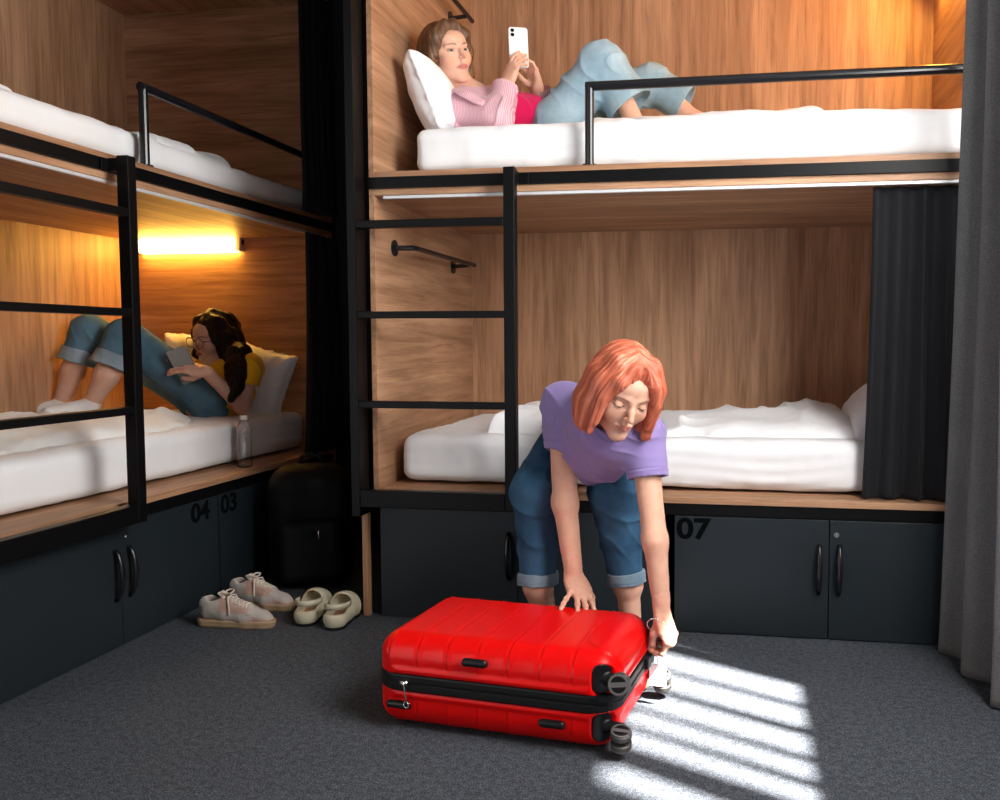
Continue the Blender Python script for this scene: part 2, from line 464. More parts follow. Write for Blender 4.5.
class SDF:
    def __init__(s, lo, hi, h):
        s.lo = A3(lo); s.h = h
        s.n = np.ceil((A3(hi) - s.lo) / h).astype(int) + 1
        s.D = np.full(tuple(s.n), 0.5, np.float32)
    def sub(s, blo, bhi):
        a = np.clip(np.floor((A3(blo) - s.lo) / s.h).astype(int), 0, s.n - 1)
        b = np.clip(np.ceil((A3(bhi) - s.lo) / s.h).astype(int) + 1, 1, s.n)
        if np.any(b <= a): return None
        sl = tuple(slice(a[i], b[i]) for i in range(3))
        ax = [(s.lo[i] + s.h * np.arange(a[i], b[i])).astype(np.float32) for i in range(3)]
        g = np.stack(np.meshgrid(*ax, indexing='ij'), -1)
        return sl, g
    def apply(s, fn, blo, bhi, k=0.0, mode='add'):
        r = s.sub(A3(blo) - (k + 3 * s.h), A3(bhi) + (k + 3 * s.h))
        if r is None: return s
        sl, g = r
        d = fn(g).astype(np.float32)
        o = s.D[sl]
        if mode == 'cut': o = -o
        if mode == 'and': o2 = np.maximum(o, d); s.D[sl] = o2; return s
        if k > 0:
            hh = np.maximum(k - np.abs(o - d), 0) / k
            m = np.minimum(o, d) - hh * hh * k * 0.25
        else:
            m = np.minimum(o, d)
        s.D[sl] = -m if mode == 'cut' else m
        return s
    # --- primitives
    def cone(s, a, b, ra, rb=None, k=0.0, mode='add', flat=None):
        """tapered capsule; flat = (axis vector, factor) squashes it along an axis"""
        rb = ra if rb is None else rb
        a, b = A3(a), A3(b)
        ba = b - a; L2 = float(ba @ ba) + 1e-12
        R = max(ra, rb)
        if flat:
            fx = A3(flat[0]); fx = fx / np.linalg.norm(fx); q = float(flat[1])
            R = R * max(1.0, q)
        def fn(g):
            p = g - a
            if flat:
                c = p @ fx
                cb = float(ba @ fx)
                bb = ba + fx * (cb * (1 / q - 1))
                p = p + (c * (1 / q - 1))[..., None] * fx
                l2 = float(bb @ bb) + 1e-12
                t = np.clip((p @ bb) / l2, 0, 1)
                d = np.sqrt(((p - t[..., None] * bb) ** 2).sum(-1)) - (ra + (rb - ra) * t)
                return d * min(1.0, q)
            t = np.clip((p @ ba) / L2, 0, 1)
            return np.sqrt(((p - t[..., None] * ba) ** 2).sum(-1)) - (ra + (rb - ra) * t)
        return s.apply(fn, np.minimum(a, b) - R, np.maximum(a, b) + R, k, mode)
    def ball(s, c, r, k=0.0, mode='add'):
        return s.cone(c, A3(c) + A3((0, 0, 1e-5)), r, r, k, mode)
    def chain(s, pts, rs, k=0.01, mode='add', flat=None):
        for i in range(len(pts) - 1):
            s.cone(pts[i], pts[i + 1], rs[i], rs[i + 1], k, mode, flat)
        return s
    def ell(s, c, r, F=None, k=0.0, mode='add'):
        c = A3(c); r = A3(r)
        R = float(max(r))
        def fn(g):
            p = g - c
            if F is not None: p = p @ F.R
            k0 = np.sqrt(((p / r) ** 2).sum(-1)); k1 = np.sqrt(((p / (r * r)) ** 2).sum(-1)) + 1e-9
            return k0 * (k0 - 1) / k1
        e = r if F is None else np.abs(F.R) @ r
        return s.apply(fn, c - e, c + e, k, mode)
    def rbox(s, c, half, rad, F=None, k=0.0, mode='add'):
        c = A3(c); half = A3(half)
        def fn(g):
            p = g - c
            if F is not None: p = p @ F.R
            q = np.abs(p) - (half - rad)
            return np.sqrt((np.maximum(q, 0) ** 2).sum(-1)) + np.minimum(q.max(-1), 0) - rad
        e = half if F is None else np.abs(F.R) @ half
        return s.apply(fn, c - e, c + e, k, mode)
    def sleeve(s, a, b, ra, rb, th=0.004, k=0.0, inner=0.08, flat=None):
        """a tube of cloth from a to b, cut square at b and hollow for the last stretch, so that a limb can come out of it"""
        a, b = A3(a), A3(b); ba = b - a; L = float(np.linalg.norm(ba)); n = ba / L
        R = max(ra, rb)
        if flat: fx = A3(flat[0]); fx = fx / np.linalg.norm(fx); q = float(flat[1]); R *= max(1, q)
        def parts(g):
            p = g - a
            t = (p @ n)
            w = p - t[..., None] * n
            if flat:
                c = w @ fx
                w = w + (c * (1 / q - 1))[..., None] * fx
            rr = np.sqrt((w ** 2).sum(-1)) 
            rad = ra + (rb - ra) * np.clip(t / L, -0.2, 1.2)
            sc = min(1.0, q) if flat else 1.0
            return t, (rr - rad) * sc
        def outer(g):
            t, d = parts(g)
            t2 = np.where(t < 0, np.sqrt((d + ra) ** 2 + np.minimum(t, 0) ** 2) - ra, d)
            return np.maximum(t2, t - L)
        s.apply(outer, np.minimum(a, b) - R * 1.3, np.maximum(a, b) + R * 1.3, k)
        def hole(g):
            t, d = parts(g)
            return np.maximum(np.maximum(d + th, (L - inner) - t), t - L - 0.02)
        s.__dict__.setdefault('_ends', []).append((b, R))
        s.__dict__.setdefault('_holes', []).append((hole, b - R - inner, b + R + 0.03))
        return s
    def plane(s, p, n, blo, bhi, k=0.0):
        """keep what lies behind the plane inside the box"""
        p, n = A3(p), A3(n) / np.linalg.norm(A3(n))
        return s.apply(lambda g: (g - p) @ n, blo, bhi, k, 'and')
    def bumpy(s, fn, band=0.02, blo=None, bhi=None, ends=None):
        """D -= fn(points) near the surface"""
        D = s.D
        m = np.abs(D) < band
        idx = np.argwhere(m)
        P = (s.lo + s.h * idx).astype(np.float32)
        if blo is not None:
            ok = np.all((P > A3(blo)) & (P < A3(bhi)), 1)
            idx = idx[ok]; P = P[ok]
        for c in range(0, len(P), 400000):
            q = idx[c:c + 400000]
            pp = P[c:c + 400000]
            v = fn(pp).astype(np.float32)
            if band > 0.0121:
                for eb, eR in s.__dict__.get('_ends', []):
                    u = np.sqrt(((pp - eb) ** 2).sum(1))
                    v *= np.clip((u - eR * 1.15) / 0.045, 0.10, 1)
            D[q[:, 0], q[:, 1], q[:, 2]] -= v
        return s
    def smooth(s, n=1):
        for _ in range(n):
            D = s.D
            for ax in range(3):
                E = D.copy()
                sl0 = [slice(None)] * 3; sl1 = [slice(None)] * 3; sl2 = [slice(None)] * 3
                sl0[ax] = slice(1, -1); sl1[ax] = slice(0, -2); sl2[ax] = slice(2, None)
                E[tuple(sl0)] = D[tuple(sl0)] * 0.5 + 0.25 * (D[tuple(sl1)] + D[tuple(sl2)])
                D = E
            s.D = D
        return s
    def extract(s):
        for hfn, ha, hb in s.__dict__.get('_holes', []):
            s.apply(hfn, ha, hb, 0.0, 'cut')
        D = s.D
        # close at the border
        for ax in range(3):
            sl = [slice(None)] * 3
            sl[ax] = 0; D[tuple(sl)] = np.maximum(D[tuple(sl)], s.h)
            sl[ax] = -1; D[tuple(sl)] = np.maximum(D[tuple(sl)], s.h)
        ins = D < 0
        cnt = np.zeros(tuple(np.array(D.shape) - 1), np.uint8)
        for dx in (0, 1):
            for dy in (0, 1):
                for dz in (0, 1):
                    cnt += ins[dx:D.shape[0] - 1 + dx, dy:D.shape[1] - 1 + dy, dz:D.shape[2] - 1 + dz]
        act = (cnt > 0) & (cnt < 8)
        cells = np.argwhere(act)
        vid = np.full(act.shape, -1, np.int32)
        vid[act] = np.arange(len(cells), dtype=np.int32)
        cor = np.stack([D[cells[:, 0] + (c & 1), cells[:, 1] + ((c >> 1) & 1), cells[:, 2] + ((c >> 2) & 1)] for c in range(8)], 1)
        acc = np.zeros((len(cells), 3), np.float32); num = np.zeros(len(cells), np.float32)
        for c0 in range(8):
            for ax in range(3):
                if c0 & (1 << ax): continue
                c1 = c0 | (1 << ax)
                d0, d1 = cor[:, c0], cor[:, c1]
                x = (d0 < 0) != (d1 < 0)
                t = np.where(x, d0 / np.where(x, d0 - d1, 1), 0)
                p = np.array([c0 & 1, (c0 >> 1) & 1, (c0 >> 2) & 1], np.float32)
                for a in range(3):
                    acc[:, a] += np.where(x, p[a] + (t if a == ax else 0), 0)
                num += x
        V = (s.lo + s.h * (cells + acc / num[:, None])).astype(np.float32)
        quads = []
        for ax in range(3):
            o1, o2 = [(1, 2), (2, 0), (0, 1)][ax]
            sl0 = [slice(1, -1)] * 3; sl1 = [slice(1, -1)] * 3
            sl0[ax] = slice(0, -1); sl1[ax] = slice(1, None)
            a, b = ins[tuple(sl0)], ins[tuple(sl1)]
            e = np.argwhere(a != b)
            base = e.copy()
            for q in range(3):
                if q != ax: base[:, q] += 1
            def cell(d1, d2):
                c = base.copy(); c[:, o1] -= d1; c[:, o2] -= d2
                return vid[c[:, 0], c[:, 1], c[:, 2]]
            Q = np.stack([cell(1, 1), cell(0, 1), cell(0, 0), cell(1, 0)], 1)
            fl = ~a[tuple(e.T)]
            Q[fl] = Q[fl][:, ::-1]
            quads.append(Q)
        Q = np.concatenate(quads)
        Q = Q[(Q >= 0).all(1)]
        return V, Q
    def mesh(s, name, mats, parent=None, color=None, matfn=None):
        return join_mesh(name, [s.extract()], mats, parent, color, matfn)

def join_mesh(name, pieces, mats, parent=None, color=None, matfn=None):
        V = np.concatenate([p[0] for p in pieces])
        off = np.cumsum([0] + [len(p[0]) for p in pieces])
        Q = np.concatenate([p[1] + o for p, o in zip(pieces, off)])
        me = bpy.data.meshes.new(name)
        me.vertices.add(len(V)); me.vertices.foreach_set('co', V.ravel())
        me.loops.add(len(Q) * 4); me.loops.foreach_set('vertex_index', Q.ravel().astype(np.int32))
        me.polygons.add(len(Q)); me.polygons.foreach_set('loop_start', np.arange(0, len(Q) * 4, 4, dtype=np.int32))
        try: me.polygons.foreach_set('loop_total', np.full(len(Q), 4, np.int32))
        except Exception: pass
        me.polygons.foreach_set('use_smooth', np.ones(len(Q), bool))
        for m in (mats if isinstance(mats, (list, tuple)) else [mats]): me.materials.append(m)
        if color is not None:
            ca = me.color_attributes.new(getattr(color, 'layer', 'tint'), 'FLOAT_COLOR', 'POINT')
            rgba = np.ones((len(V), 4), np.float32); rgba[:, :3] = color(V)
            ca.data.foreach_set('color', rgba.ravel())
        if matfn is not None:
            cen = V[Q].mean(1)
            me.polygons.foreach_set('material_index', matfn(cen).astype(np.int32))
        me.update(); me.validate()
        o = bpy.data.objects.new(name, me)
        return link(o, parent)

# ------------------------------------------------------------------ more materials
def tinted(name, rough=0.5, sss=0.0, bump=0.0, bscale=300, spec=0.4, sheen=0.0, nscale=None):
    m = newmat(name, (0.5, 0.5, 0.5), rough, 0, spec)
    t = NT(m)
    a = t.n('ShaderNodeVertexColor', layer_name='tint')
    v = t.noise(t.coords(), 40, 4)
    c = t.mix(0.35, a.outputs[0], t.ramp(v, [(0.3, (0.88, 0.86, 0.86)), (0.7, (1.1, 1.1, 1.1))]), 'MULTIPLY')
    t.l(c, t.b.inputs['Base Color'])
    if sss:
        t.b.inputs['Subsurface Weight'].default_value = sss
        t.b.inputs['Subsurface Radius'].default_value = (1.0, 0.35, 0.2)
        t.b.inputs['Subsurface Scale'].default_value = 0.008
    if bump: t.bump(t.noise(t.coords(), bscale, 3), bump, 0.0015)
    t.b.inputs['Sheen Weight'].default_value = sheen
    return m
SKIN = tinted('skin', 0.56, 0.12, 0.12, 500, spec=0.3)

def denim(name, c, pale):
    m = newmat(name, c, 0.85, 0, 0.2)
    t = NT(m)
    v = t.coords()
    n1 = t.noise(v, 6, 4, 0.6); n2 = t.noise(v, 500, 2, 0.7); n3 = t.noise(t.coords((1, 1, 0.25)), 30, 4)
    col = t.ramp(n1, [(0.3, c), (0.72, pale)])
    col = t.mix(0.6, col, t.ramp(n2, [(0.3, (0.7, 0.72, 0.75)), (0.7, (1.3, 1.28, 1.25))]), 'MULTIPLY')
    col = t.mix(0.5, col, t.ramp(n3, [(0.3, (0.8, 0.82, 0.85)), (0.7, (1.15, 1.14, 1.12))]), 'MULTIPLY')
    t.l(col, t.b.inputs['Base Color'])
    t.bump(n2, 0.25, 0.002)
    return m

def hairmat(name, dark, mid, light, fr=None):
    m = newmat(name, mid, 0.46, 0, 0.12 if mid[0] < 0.05 else 0.45)
    t = NT(m)
    a = t.n('ShaderNodeVertexColor', layer_name='strand')      # strand coordinates
    mp = t.n('ShaderNodeMapping'); mp.inputs['Scale'].default_value = (60, 3, 60)
    t.l(a.outputs[0], mp.inputs[0])
    n1 = t.noise(mp.outputs[0], 1.6, 4, 0.65)
    col = t.ramp(n1, [(0.28, dark), (0.5, mid), (0.72, light)])
    t.l(col, t.b.inputs['Base Color'])
    t.bump(n1, 0.55, 0.004)
    return m

# ------------------------------------------------------------------ soft shapes
def softbox(name, c, half, rad, mat, parent=None, h=0.012, noise=(), rz=0.0, extra=None, sub=None):
    """rounded box with wrinkled cloth on it; noise = ((amp, (fx, fy, fz), seed), ...)"""
    co, si = cos(rz), sin(rz)
    F = Frame(c, (co, si, 0), (-si, co, 0), (0, 0, 1))
    e = np.abs(F.R) @ A3(half)
    s = SDF(A3(c) - e - 0.05, A3(c) + e + 0.05, h)
    s.rbox(c, half, rad, F)
    def fn(P):
        L = F.loc(P); d = np.zeros(len(P), np.float32)
        for amp, fr, seed in noise:
            d += amp * vnoise(L * A3(fr) + seed)
        if extra is not None: d += extra(L)
        return d
    s.bumpy(fn, 0.04)
    if sub: sub(s, F)
    return s.mesh(name, mat, parent)

def ridged(P, amp, dirv, freq, warp, wf, seed):
    """sharp-ish fabric creases running across dirv"""
    w = vnoise(P * wf + seed) * warp
    v = np.abs(np.sin((P @ A3(dirv)) * freq + w))
    return amp * (1 - v) ** 2

# ------------------------------------------------------------------ mattresses, duvets, pillows
def mattress(label, c, half, rz=0.0, seed=0.0, sag=0.0):
    def extra(L):
        side = np.clip((half[2] - 0.02 - L[:, 2]) / 0.05, 0, 1)
        d = 0.0022 * np.sin(L[:, 2] * 150 + 5 * vnoise(L * A3((3.0, 3, 6)) + seed)) * side * np.clip(vnoise(L * A3((2.5, 2.5, 1)) + seed + 4) + 0.4, 0, 1)
        d += 0.003 * vnoise(L * A3((5, 26, 14)) + seed) + 0.003 * vnoise(L * A3((24, 6, 14)) + seed + 3)
        d += ridged(L, 0.004, (0.5, 0.9, 0.2), 26, 4.0, 3.0, seed) * np.clip(vnoise(L * 3 + seed + 9), 0, 1)
        d -= 0.016 * np.clip((0.05 - (L[:, 2] + half[2])) / 0.05, 0, 1) ** 2      # tucked in underneath
        return d
    o = softbox('mattress', c, half, 0.045, COTTON, None, 0.010, ((0.006, (2.2, 2.2, 2.2), seed),), rz, extra)
    return tag(o, label, 'mattress', 'mattresses in white fitted sheets')

def pillow(label, c, size, x, y, z, seed=0.0, mat=None, group='white pillows', puff=1.0):
    """size = (w, h, t); x, y = the pillow's flat axes, z = its normal"""
    F = Frame(c, x, y, z)
    w, hgt, th = size[0] / 2, size[1] / 2, size[2] / 2
    e = np.abs(F.R) @ A3((w, hgt, th))
    s = SDF(A3(c) - e - 0.05, A3(c) + e + 0.05, 0.007)
    def fn(g):
        p = (g - F.o) @ F.R
        u = np.clip(np.abs(p[..., 0]) / w, 0, 1.2); v = np.clip(np.abs(p[..., 1]) / hgt, 0, 1.2)
        # pulled in between the corners
        eu = u + 0.07 * (1 - np.clip(v, 0, 1) ** 2); ev = v + 0.07 * (1 - np.clip(u, 0, 1) ** 2)
        prof = np.clip(1 - eu ** 3.0, 0, 1) ** 0.5 * np.clip(1 - ev ** 3.0, 0, 1) ** 0.5
        t = th * prof ** 0.8 * puff
        d = np.abs(p[..., 2]) - np.maximum(t, 0.0)
        edge = np.maximum(eu - 1, ev - 1) * min(w, hgt)
        return np.where(edge > 0, np.sqrt(np.maximum(d, 0) ** 2 + edge ** 2), d * 0.75) - 0.006
    s.apply(fn, A3(c) - e, A3(c) + e, 0.02)
    def nf(P):
        L = F.loc(P)
        r = 0.004 * vnoise(L * 9 + seed) + 0.0025 * vnoise(L * 22 + seed)
        ex = np.clip(np.maximum(np.abs(L[:, 0]) / w, np.abs(L[:, 1]) / hgt) - 0.45, 0, 1)
        ang = np.arctan2(L[:, 1], L[:, 0])
        r += 0.010 * ex * (1 - np.abs(np.sin(ang * 9 + 2.5 * vnoise(L * 4 + seed)))) ** 2
        return r
    s.bumpy(nf, 0.03)
    o = s.mesh('pillow', mat or COTTON)
    return tag(o, label, 'pillow', group)

def duvet(name, label, outline, z0, height, seed, mat, h=0.007, cat='duvet', amp=1.0, group=None, creases=None, crease_dir=(1, .3, 0)):
    """a crumpled quilt lying inside a polygon outline at height z0"""
    ol = np.array(outline, np.float32)
    lo = ol.min(0) - 0.06; hi = ol.max(0) + 0.06
    s = SDF((lo[0], lo[1], z0 - 0.05), (hi[0], hi[1], z0 + height * 1.5 + 0.08), h)
    def poly(px, py):
        d = np.full(px.shape, 1e9, np.float32); sgn = np.ones(px.shape, np.float32)
        n = len(ol)
        for i in range(n):
            a = ol[i]; b = ol[i - 1]
            ex, ey = b[0] - a[0], b[1] - a[1]
            wx, wy = px - a[0], py - a[1]
            t = np.clip((wx * ex + wy * ey) / (ex * ex + ey * ey), 0, 1)
            d = np.minimum(d, (wx - ex * t) ** 2 + (wy - ey * t) ** 2)
            c1 = py >= a[1]; c2 = py < b[1]; c3 = ex * wy > ey * wx
            flip = (c1 & c2 & c3) | (~c1 & ~c2 & ~c3)
            sgn = np.where(flip, -sgn, sgn)
        return sgn * np.sqrt(d)
    xs = s.lo[0] + h * np.arange(s.n[0]); ys = s.lo[1] + h * np.arange(s.n[1]); zs = s.lo[2] + h * np.arange(s.n[2])
    X, Yg = np.meshgrid(xs, ys, indexing='ij')
    P2 = np.stack([X.ravel(), Yg.ravel(), np.zeros(X.size)], 1).astype(np.float32)
    wob = 0.030 * vnoise(P2 * 7 + seed).reshape(X.shape) + 0.012 * vnoise(P2 * 20 + seed).reshape(X.shape)
    pd = poly(X, Yg) + wob
    inner = np.clip(-pd / 0.10, 0, 1)
    dome = (1 - (1 - inner) ** 2.2) ** 0.5
    hm = height * dome * (0.80 + amp * 0.30 * vnoise(P2 * 3.2 + seed).reshape(X.shape) + amp * 0.10 * vnoise(P2 * 9 + seed).reshape(X.shape))
    q = P2 + (0.05 * np.stack([vnoise(P2 * 4 + seed + 1), vnoise(P2 * 4 + seed + 2), 0 * P2[:, 0]], 1))
    for fr, am, dv in ((creases or ((19, 0.016, crease_dir), (37, 0.010, (-crease_dir[1], crease_dir[0], 0))))):
        ph = (q @ A3(dv)) * fr + 9 * vnoise(P2 * 2.2 + seed + 7)
        hm += amp * am * ((1 - np.abs(np.sin(ph))) ** 1.6 * np.clip(vnoise(P2 * 4.0 + seed + 11) + 0.45, 0, 1)).reshape(X.shape) * dome
    Zg = zs[None, None, :] - z0
    top = Zg - hm[..., None]
    bot = -Zg + 0.0 * hm[..., None]
    D = np.maximum(np.maximum(top * 0.8, bot), pd[..., None])
    s.D = D.astype(np.float32)
    s.smooth(1)
    o = s.mesh(name, mat)
    return tag(o, label, cat, group)

# right bunk, lower
mattress('white sheeted mattress the red-haired woman sits on', (-0.235, 3.545, 0.553), (0.995, 0.50, 0.091), 0, 1.0)
# right bunk, upper
mattress('white sheeted mattress on which the woman with the phone lies', (-0.19, 3.50, 1.655), (0.965, 0.48, 0.085), 0, 5.0)
# left bunk, lower and upper
mattress('white sheeted mattress behind the clear water bottle', (-2.575, 3.07, 0.553), (0.95, 0.47, 0.091), R90, 9.0)
mattress('white sheeted mattress on the top bed of the left bunk', (-2.545, 3.02, 1.632), (1.0, 0.52, 0.063), R90, 14.0)

# lower right: a duvet heap on each side of the sitting woman
duvet('duvet', 'crumpled white duvet on the lower bed right of the red-haired woman', [(-0.30, 3.16), (0.15, 3.12), (0.42, 3.16), (0.47, 3.35), (0.40, 3.72), (0.0, 3.85), (-0.40, 3.80)], 0.636, 0.085, 3.0, COTTON, amp=1.5, group='white duvets')
duvet('folded_blanket', 'white folded blanket on the lower bed between the ladder and the red-haired woman', [(-0.93, 3.12), (-0.62, 3.10), (-0.55, 3.5), (-0.72, 3.72), (-0.95, 3.66), (-0.88, 3.4)], 0.636, 0.105, 6.0, COTTON, cat='blanket', group='white folded blankets')
pillow('white pillow half behind the black curtain at the bed end', (0.60, 3.42, 0.775), (0.48, 0.62, 0.20), (0.8232, -0.0303, 0.5669), (0, 1, 0), (-0.55, 0, 0.83), 2.0)
# upper right
duvet('duvet', 'white duvet on the top bed beside the feet of the woman with the phone', [(-0.62, 3.12), (0.0, 3.08), (0.26, 3.06), (0.30, 3.3), (0.22, 3.6), (-0.3, 3.7), (-0.62, 3.5)], 1.730, 0.060, 8.0, COTTON, amp=0.6, group='white duvets')
# lower left: quilt with creases
QUILT = cloth('crinkled_white_quilt', (0.74, 0.73, 0.71), var=0.03, weave=300, bump=0.15)
duvet('duvet', 'crinkled white duvet under the legs of the woman in the yellow shirt', [(-2.20, 2.10), (-2.17, 2.7), (-2.19, 3.2), (-2.33, 3.40), (-2.6, 3.40), (-2.95, 3.55), (-3.02, 3.0), (-3.02, 2.12)], 0.636, 0.060, 12.0, QUILT, amp=1.4, group='white duvets', creases=((42, 0.016, (1, 0.12, 0)), (26, 0.014, (0.8, 0.5, 0))))
# upper left: crumpled duvet near the far end
duvet('duvet', 'white duvet lying at the far end of the top bed of the left bunk', [(-2.10, 2.95), (-2.12, 3.45), (-2.3, 3.62), (-2.7, 3.6), (-2.9, 3.3), (-2.9, 2.9), (-2.5, 2.80)], 1.690, 0.075, 15.0, COTTON, amp=0.8, group='white duvets')
duvet('duvet', 'white duvet lying at the near end of the top bed of the left bunk', [(-2.08, 2.02), (-2.10, 2.30), (-2.3, 2.45), (-2.8, 2.5), (-2.95, 2.2), (-2.95, 2.02)], 1.690, 0.05, 18.0, COTTON, amp=0.6, group='white duvets')

# ------------------------------------------------------------------ curtains
def curtain(name, label, p0, p1, z0, z1, pleats, amp, mat, seed=0, flare=0.0, th=0.003, group=None, ripple=0.0, hem=True, n_per=14, nz=60, rod=None, sway=0.0):
    """pleated cloth hanging from the line p0-p1"""
    p0, p1 = Vector((p0[0], p0[1], 0)), Vector((p1[0], p1[1], 0))
    dv = p1 - p0; L = dv.length; dv.normalize()
    nv = Vector((dv.y, -dv.x, 0))
    N = pleats * n_per
    rnd = random.Random(seed)
    wts = [0.6 + 0.8 * rnd.random() for _ in range(pleats)]
    cum = [0]
    for w in wts: cum.append(cum[-1] + w)
    amps = [0.6 + 0.6 * rnd.random() for _ in range(pleats)]
    bm = bmesh.new()
    grid = []
    for j in range(nz + 1):
        v = j / nz
        z = z1 + (z0 - z1) * v
        row = []
        for i in range(N + 1):
            k = min(i // n_per, pleats - 1); f = (i - k * n_per) / n_per
            s = (cum[k] + wts[k] * f) / cum[-1]
            a = amps[k] * (1 - f) + amps[min(k + 1, pleats - 1)] * f
            ph = 2 * pi * f
            wave = sin(ph) + 0.25 * sin(2 * ph + 1.3 * k) * v
            off = amp * a * wave * (0.55 + 0.45 * v) + amp * 0.5 * v * mnoise.noise(Vector((s * 3 + seed, v * 1.5, seed)))
            off += sway * sin(pi * v)
            sh = flare * v * v * (s - 0.5) * L + 0.3 * amp * cos(ph) * (0.4 + 0.6 * v) * a
            zz = z + (ripple * mnoise.noise(Vector((s * 5, seed, v))) * v if ripple else 0)
            row.append(bm.verts.new(p0 + dv * (s * L + sh) + nv * off + Vector((0, 0, zz))))
        grid.append(row)
    for j in range(nz):
        for i in range(N):
            bm.faces.new((grid[j][i], grid[j][i + 1], grid[j + 1][i + 1], grid[j + 1][i]))
    o = bobj(name, bm, mat, None, smooth=True)
    so = o.modifiers.new('thickness', 'SOLIDIFY'); so.thickness = th; so.offset = 0
    return tag(o, label, 'curtain', group)

curtain('bunk_curtain', 'short black privacy curtain hanging at the end of the lower bed by the pillow', (0.408, 2.985), (0.79, 2.985), 0.468, 1.476, 5, 0.026, BLACK_CURTAIN, 3, group='black bunk curtains', flare=0.10)
curtain('bunk_curtain', 'black curtain bunched at the far end of the top bed of the left bunk', (-1.945, 3.72), (-1.945, 4.045), 1.575, 2.578, 6, 0.026, BLACK_CURTAIN, 5, group='black bunk curtains')
curtain('bunk_curtain', 'black curtain at the lower bed end nearest the woman in the yellow shirt', (-1.945, 3.74), (-1.945, 4.045), 0.468, 1.476, 6, 0.026, BLACK_CURTAIN, 8, group='black bunk curtains', flare=0.28)
curtain('room_curtain', 'long grey woven curtain reaching the floor beside locker 07', (0.668, 2.84), (0.725, 2.38), 0.006, 2.70, 3, 0.062, GREY_CURTAIN, 12, flare=0.30, th=0.004, nz=110, n_per=18, ripple=0.012)

# ------------------------------------------------------------------ reading lamps
GLOW = bpy.data.materials.new('lamp_diffuser_lit')
GLOW.use_nodes = True
_b = GLOW.node_tree.nodes['Principled BSDF']
_b.inputs['Base Color'].default_value = (0.9, 0.9, 0.85, 1)
_b.inputs['Emission Color'].default_value = (1.0, 0.53, 0.09, 1)
_b.inputs['Emission Strength'].default_value = 48.0
LAMP_BODY = newmat('lamp_end_cap', (0.75, 0.72, 0.66), 0.4)

def reading_lamp(label, loc, rz):
    """local x along the lamp, local -y off the wall"""
    t = thing('wall_lamp', label, 'wall lamp', loc, rz, None)
    boxobj('back_plate', -0.29, 0.29, -0.012, 0.0, -0.045, 0.045, LAMP_BODY, t)
    bm = bmesh.new()
    pr = [(-0.012, -0.048), (-0.050, -0.048), (-0.062, -0.036), (-0.062, 0.036), (-0.050, 0.048), (-0.012, 0.048)]
    a = [bm.verts.new((-0.255, y, z)) for y, z in pr]; b = [bm.verts.new((0.255, y, z)) for y, z in pr]
    for i in range(6):
        bm.faces.new((a[i], a[(i + 1) % 6], b[(i + 1) % 6], b[i]))
    bm.faces.new(a[::-1]); bm.faces.new(b)
    bobj('diffuser', bm, GLOW, t)
    for x0, x1 in ((-0.285, -0.2555), (0.2555, 0.285)):
        e = boxobj('end_cap', x0, x1, -0.056, -0.012, -0.044, 0.044, LAMP_BODY, t, bevel=0.004)
    boxobj('switch', 0.285, 0.289, -0.042, -0.026, -0.012, 0.012, BLACK, t, bevel=0.001)
    return t
reading_lamp('lit white wall lamp above the woman in the yellow shirt', (-2.70, 4.048, 1.468), 0)
reading_lamp('lit wall lamp on the end panel past the feet of the woman with the phone', (0.793, 3.66, 2.47), radians(-90))

# ------------------------------------------------------------------ red suitcase lying on its broad side
RED = newmat('glossy_red_shell', (0.66, 0.002, 0.002), 0.30, 0.0, 0.22)
t = NT(RED); t.bump(t.noise(t.coords(), 700, 2), 0.03, 0.0006)
BLACK_PLASTIC = newmat('black_plastic', (0.005, 0.005, 0.006), 0.38, 0, 0.3)
ZIP_TAPE = newmat('black_zip_tape', (0.005, 0.005, 0.006), 0.5, 0, 0.25)
t = NT(ZIP_TAPE); t.bump(t.noise(t.coords(), 300, 2), 0.2, 0.001)
GREY_PLASTIC = newmat('grey_plastic', (0.11, 0.10, 0.10), 0.35, 0, 0.5)
WHEEL_RUBBER = newmat('wheel_rubber', (0.05, 0.045, 0.042), 0.5, 0, 0.4)

CASE_YAW = radians(-7.0)
case = thing('suitcase', 'big glossy red hard-shell suitcase lying on its side on the carpet', 'suitcase', (-0.580, 2.243, 0.004), CASE_YAW)
HX, HY, TZ = 0.320, 0.205, 0.236
CR = 0.084
MZ = 0.120          # height of the zip line
RIBS = [-0.275, -0.195, -0.115, -0.033, 0.048, 0.130, 0.212]

def case_outline(hx, hy, r, n=10):
    pts = []
    for sx, sy, a0 in ((1, 1, 0), (-1, 1, 90), (-1, -1, 180), (1, -1, 270)):
        for k in range(n + 1):
            a = radians(a0 + 90 * k / n)
            pts.append((sx * (hx - r) + r * cos(a), sy * (hy - r) + r * sin(a)))
    return pts

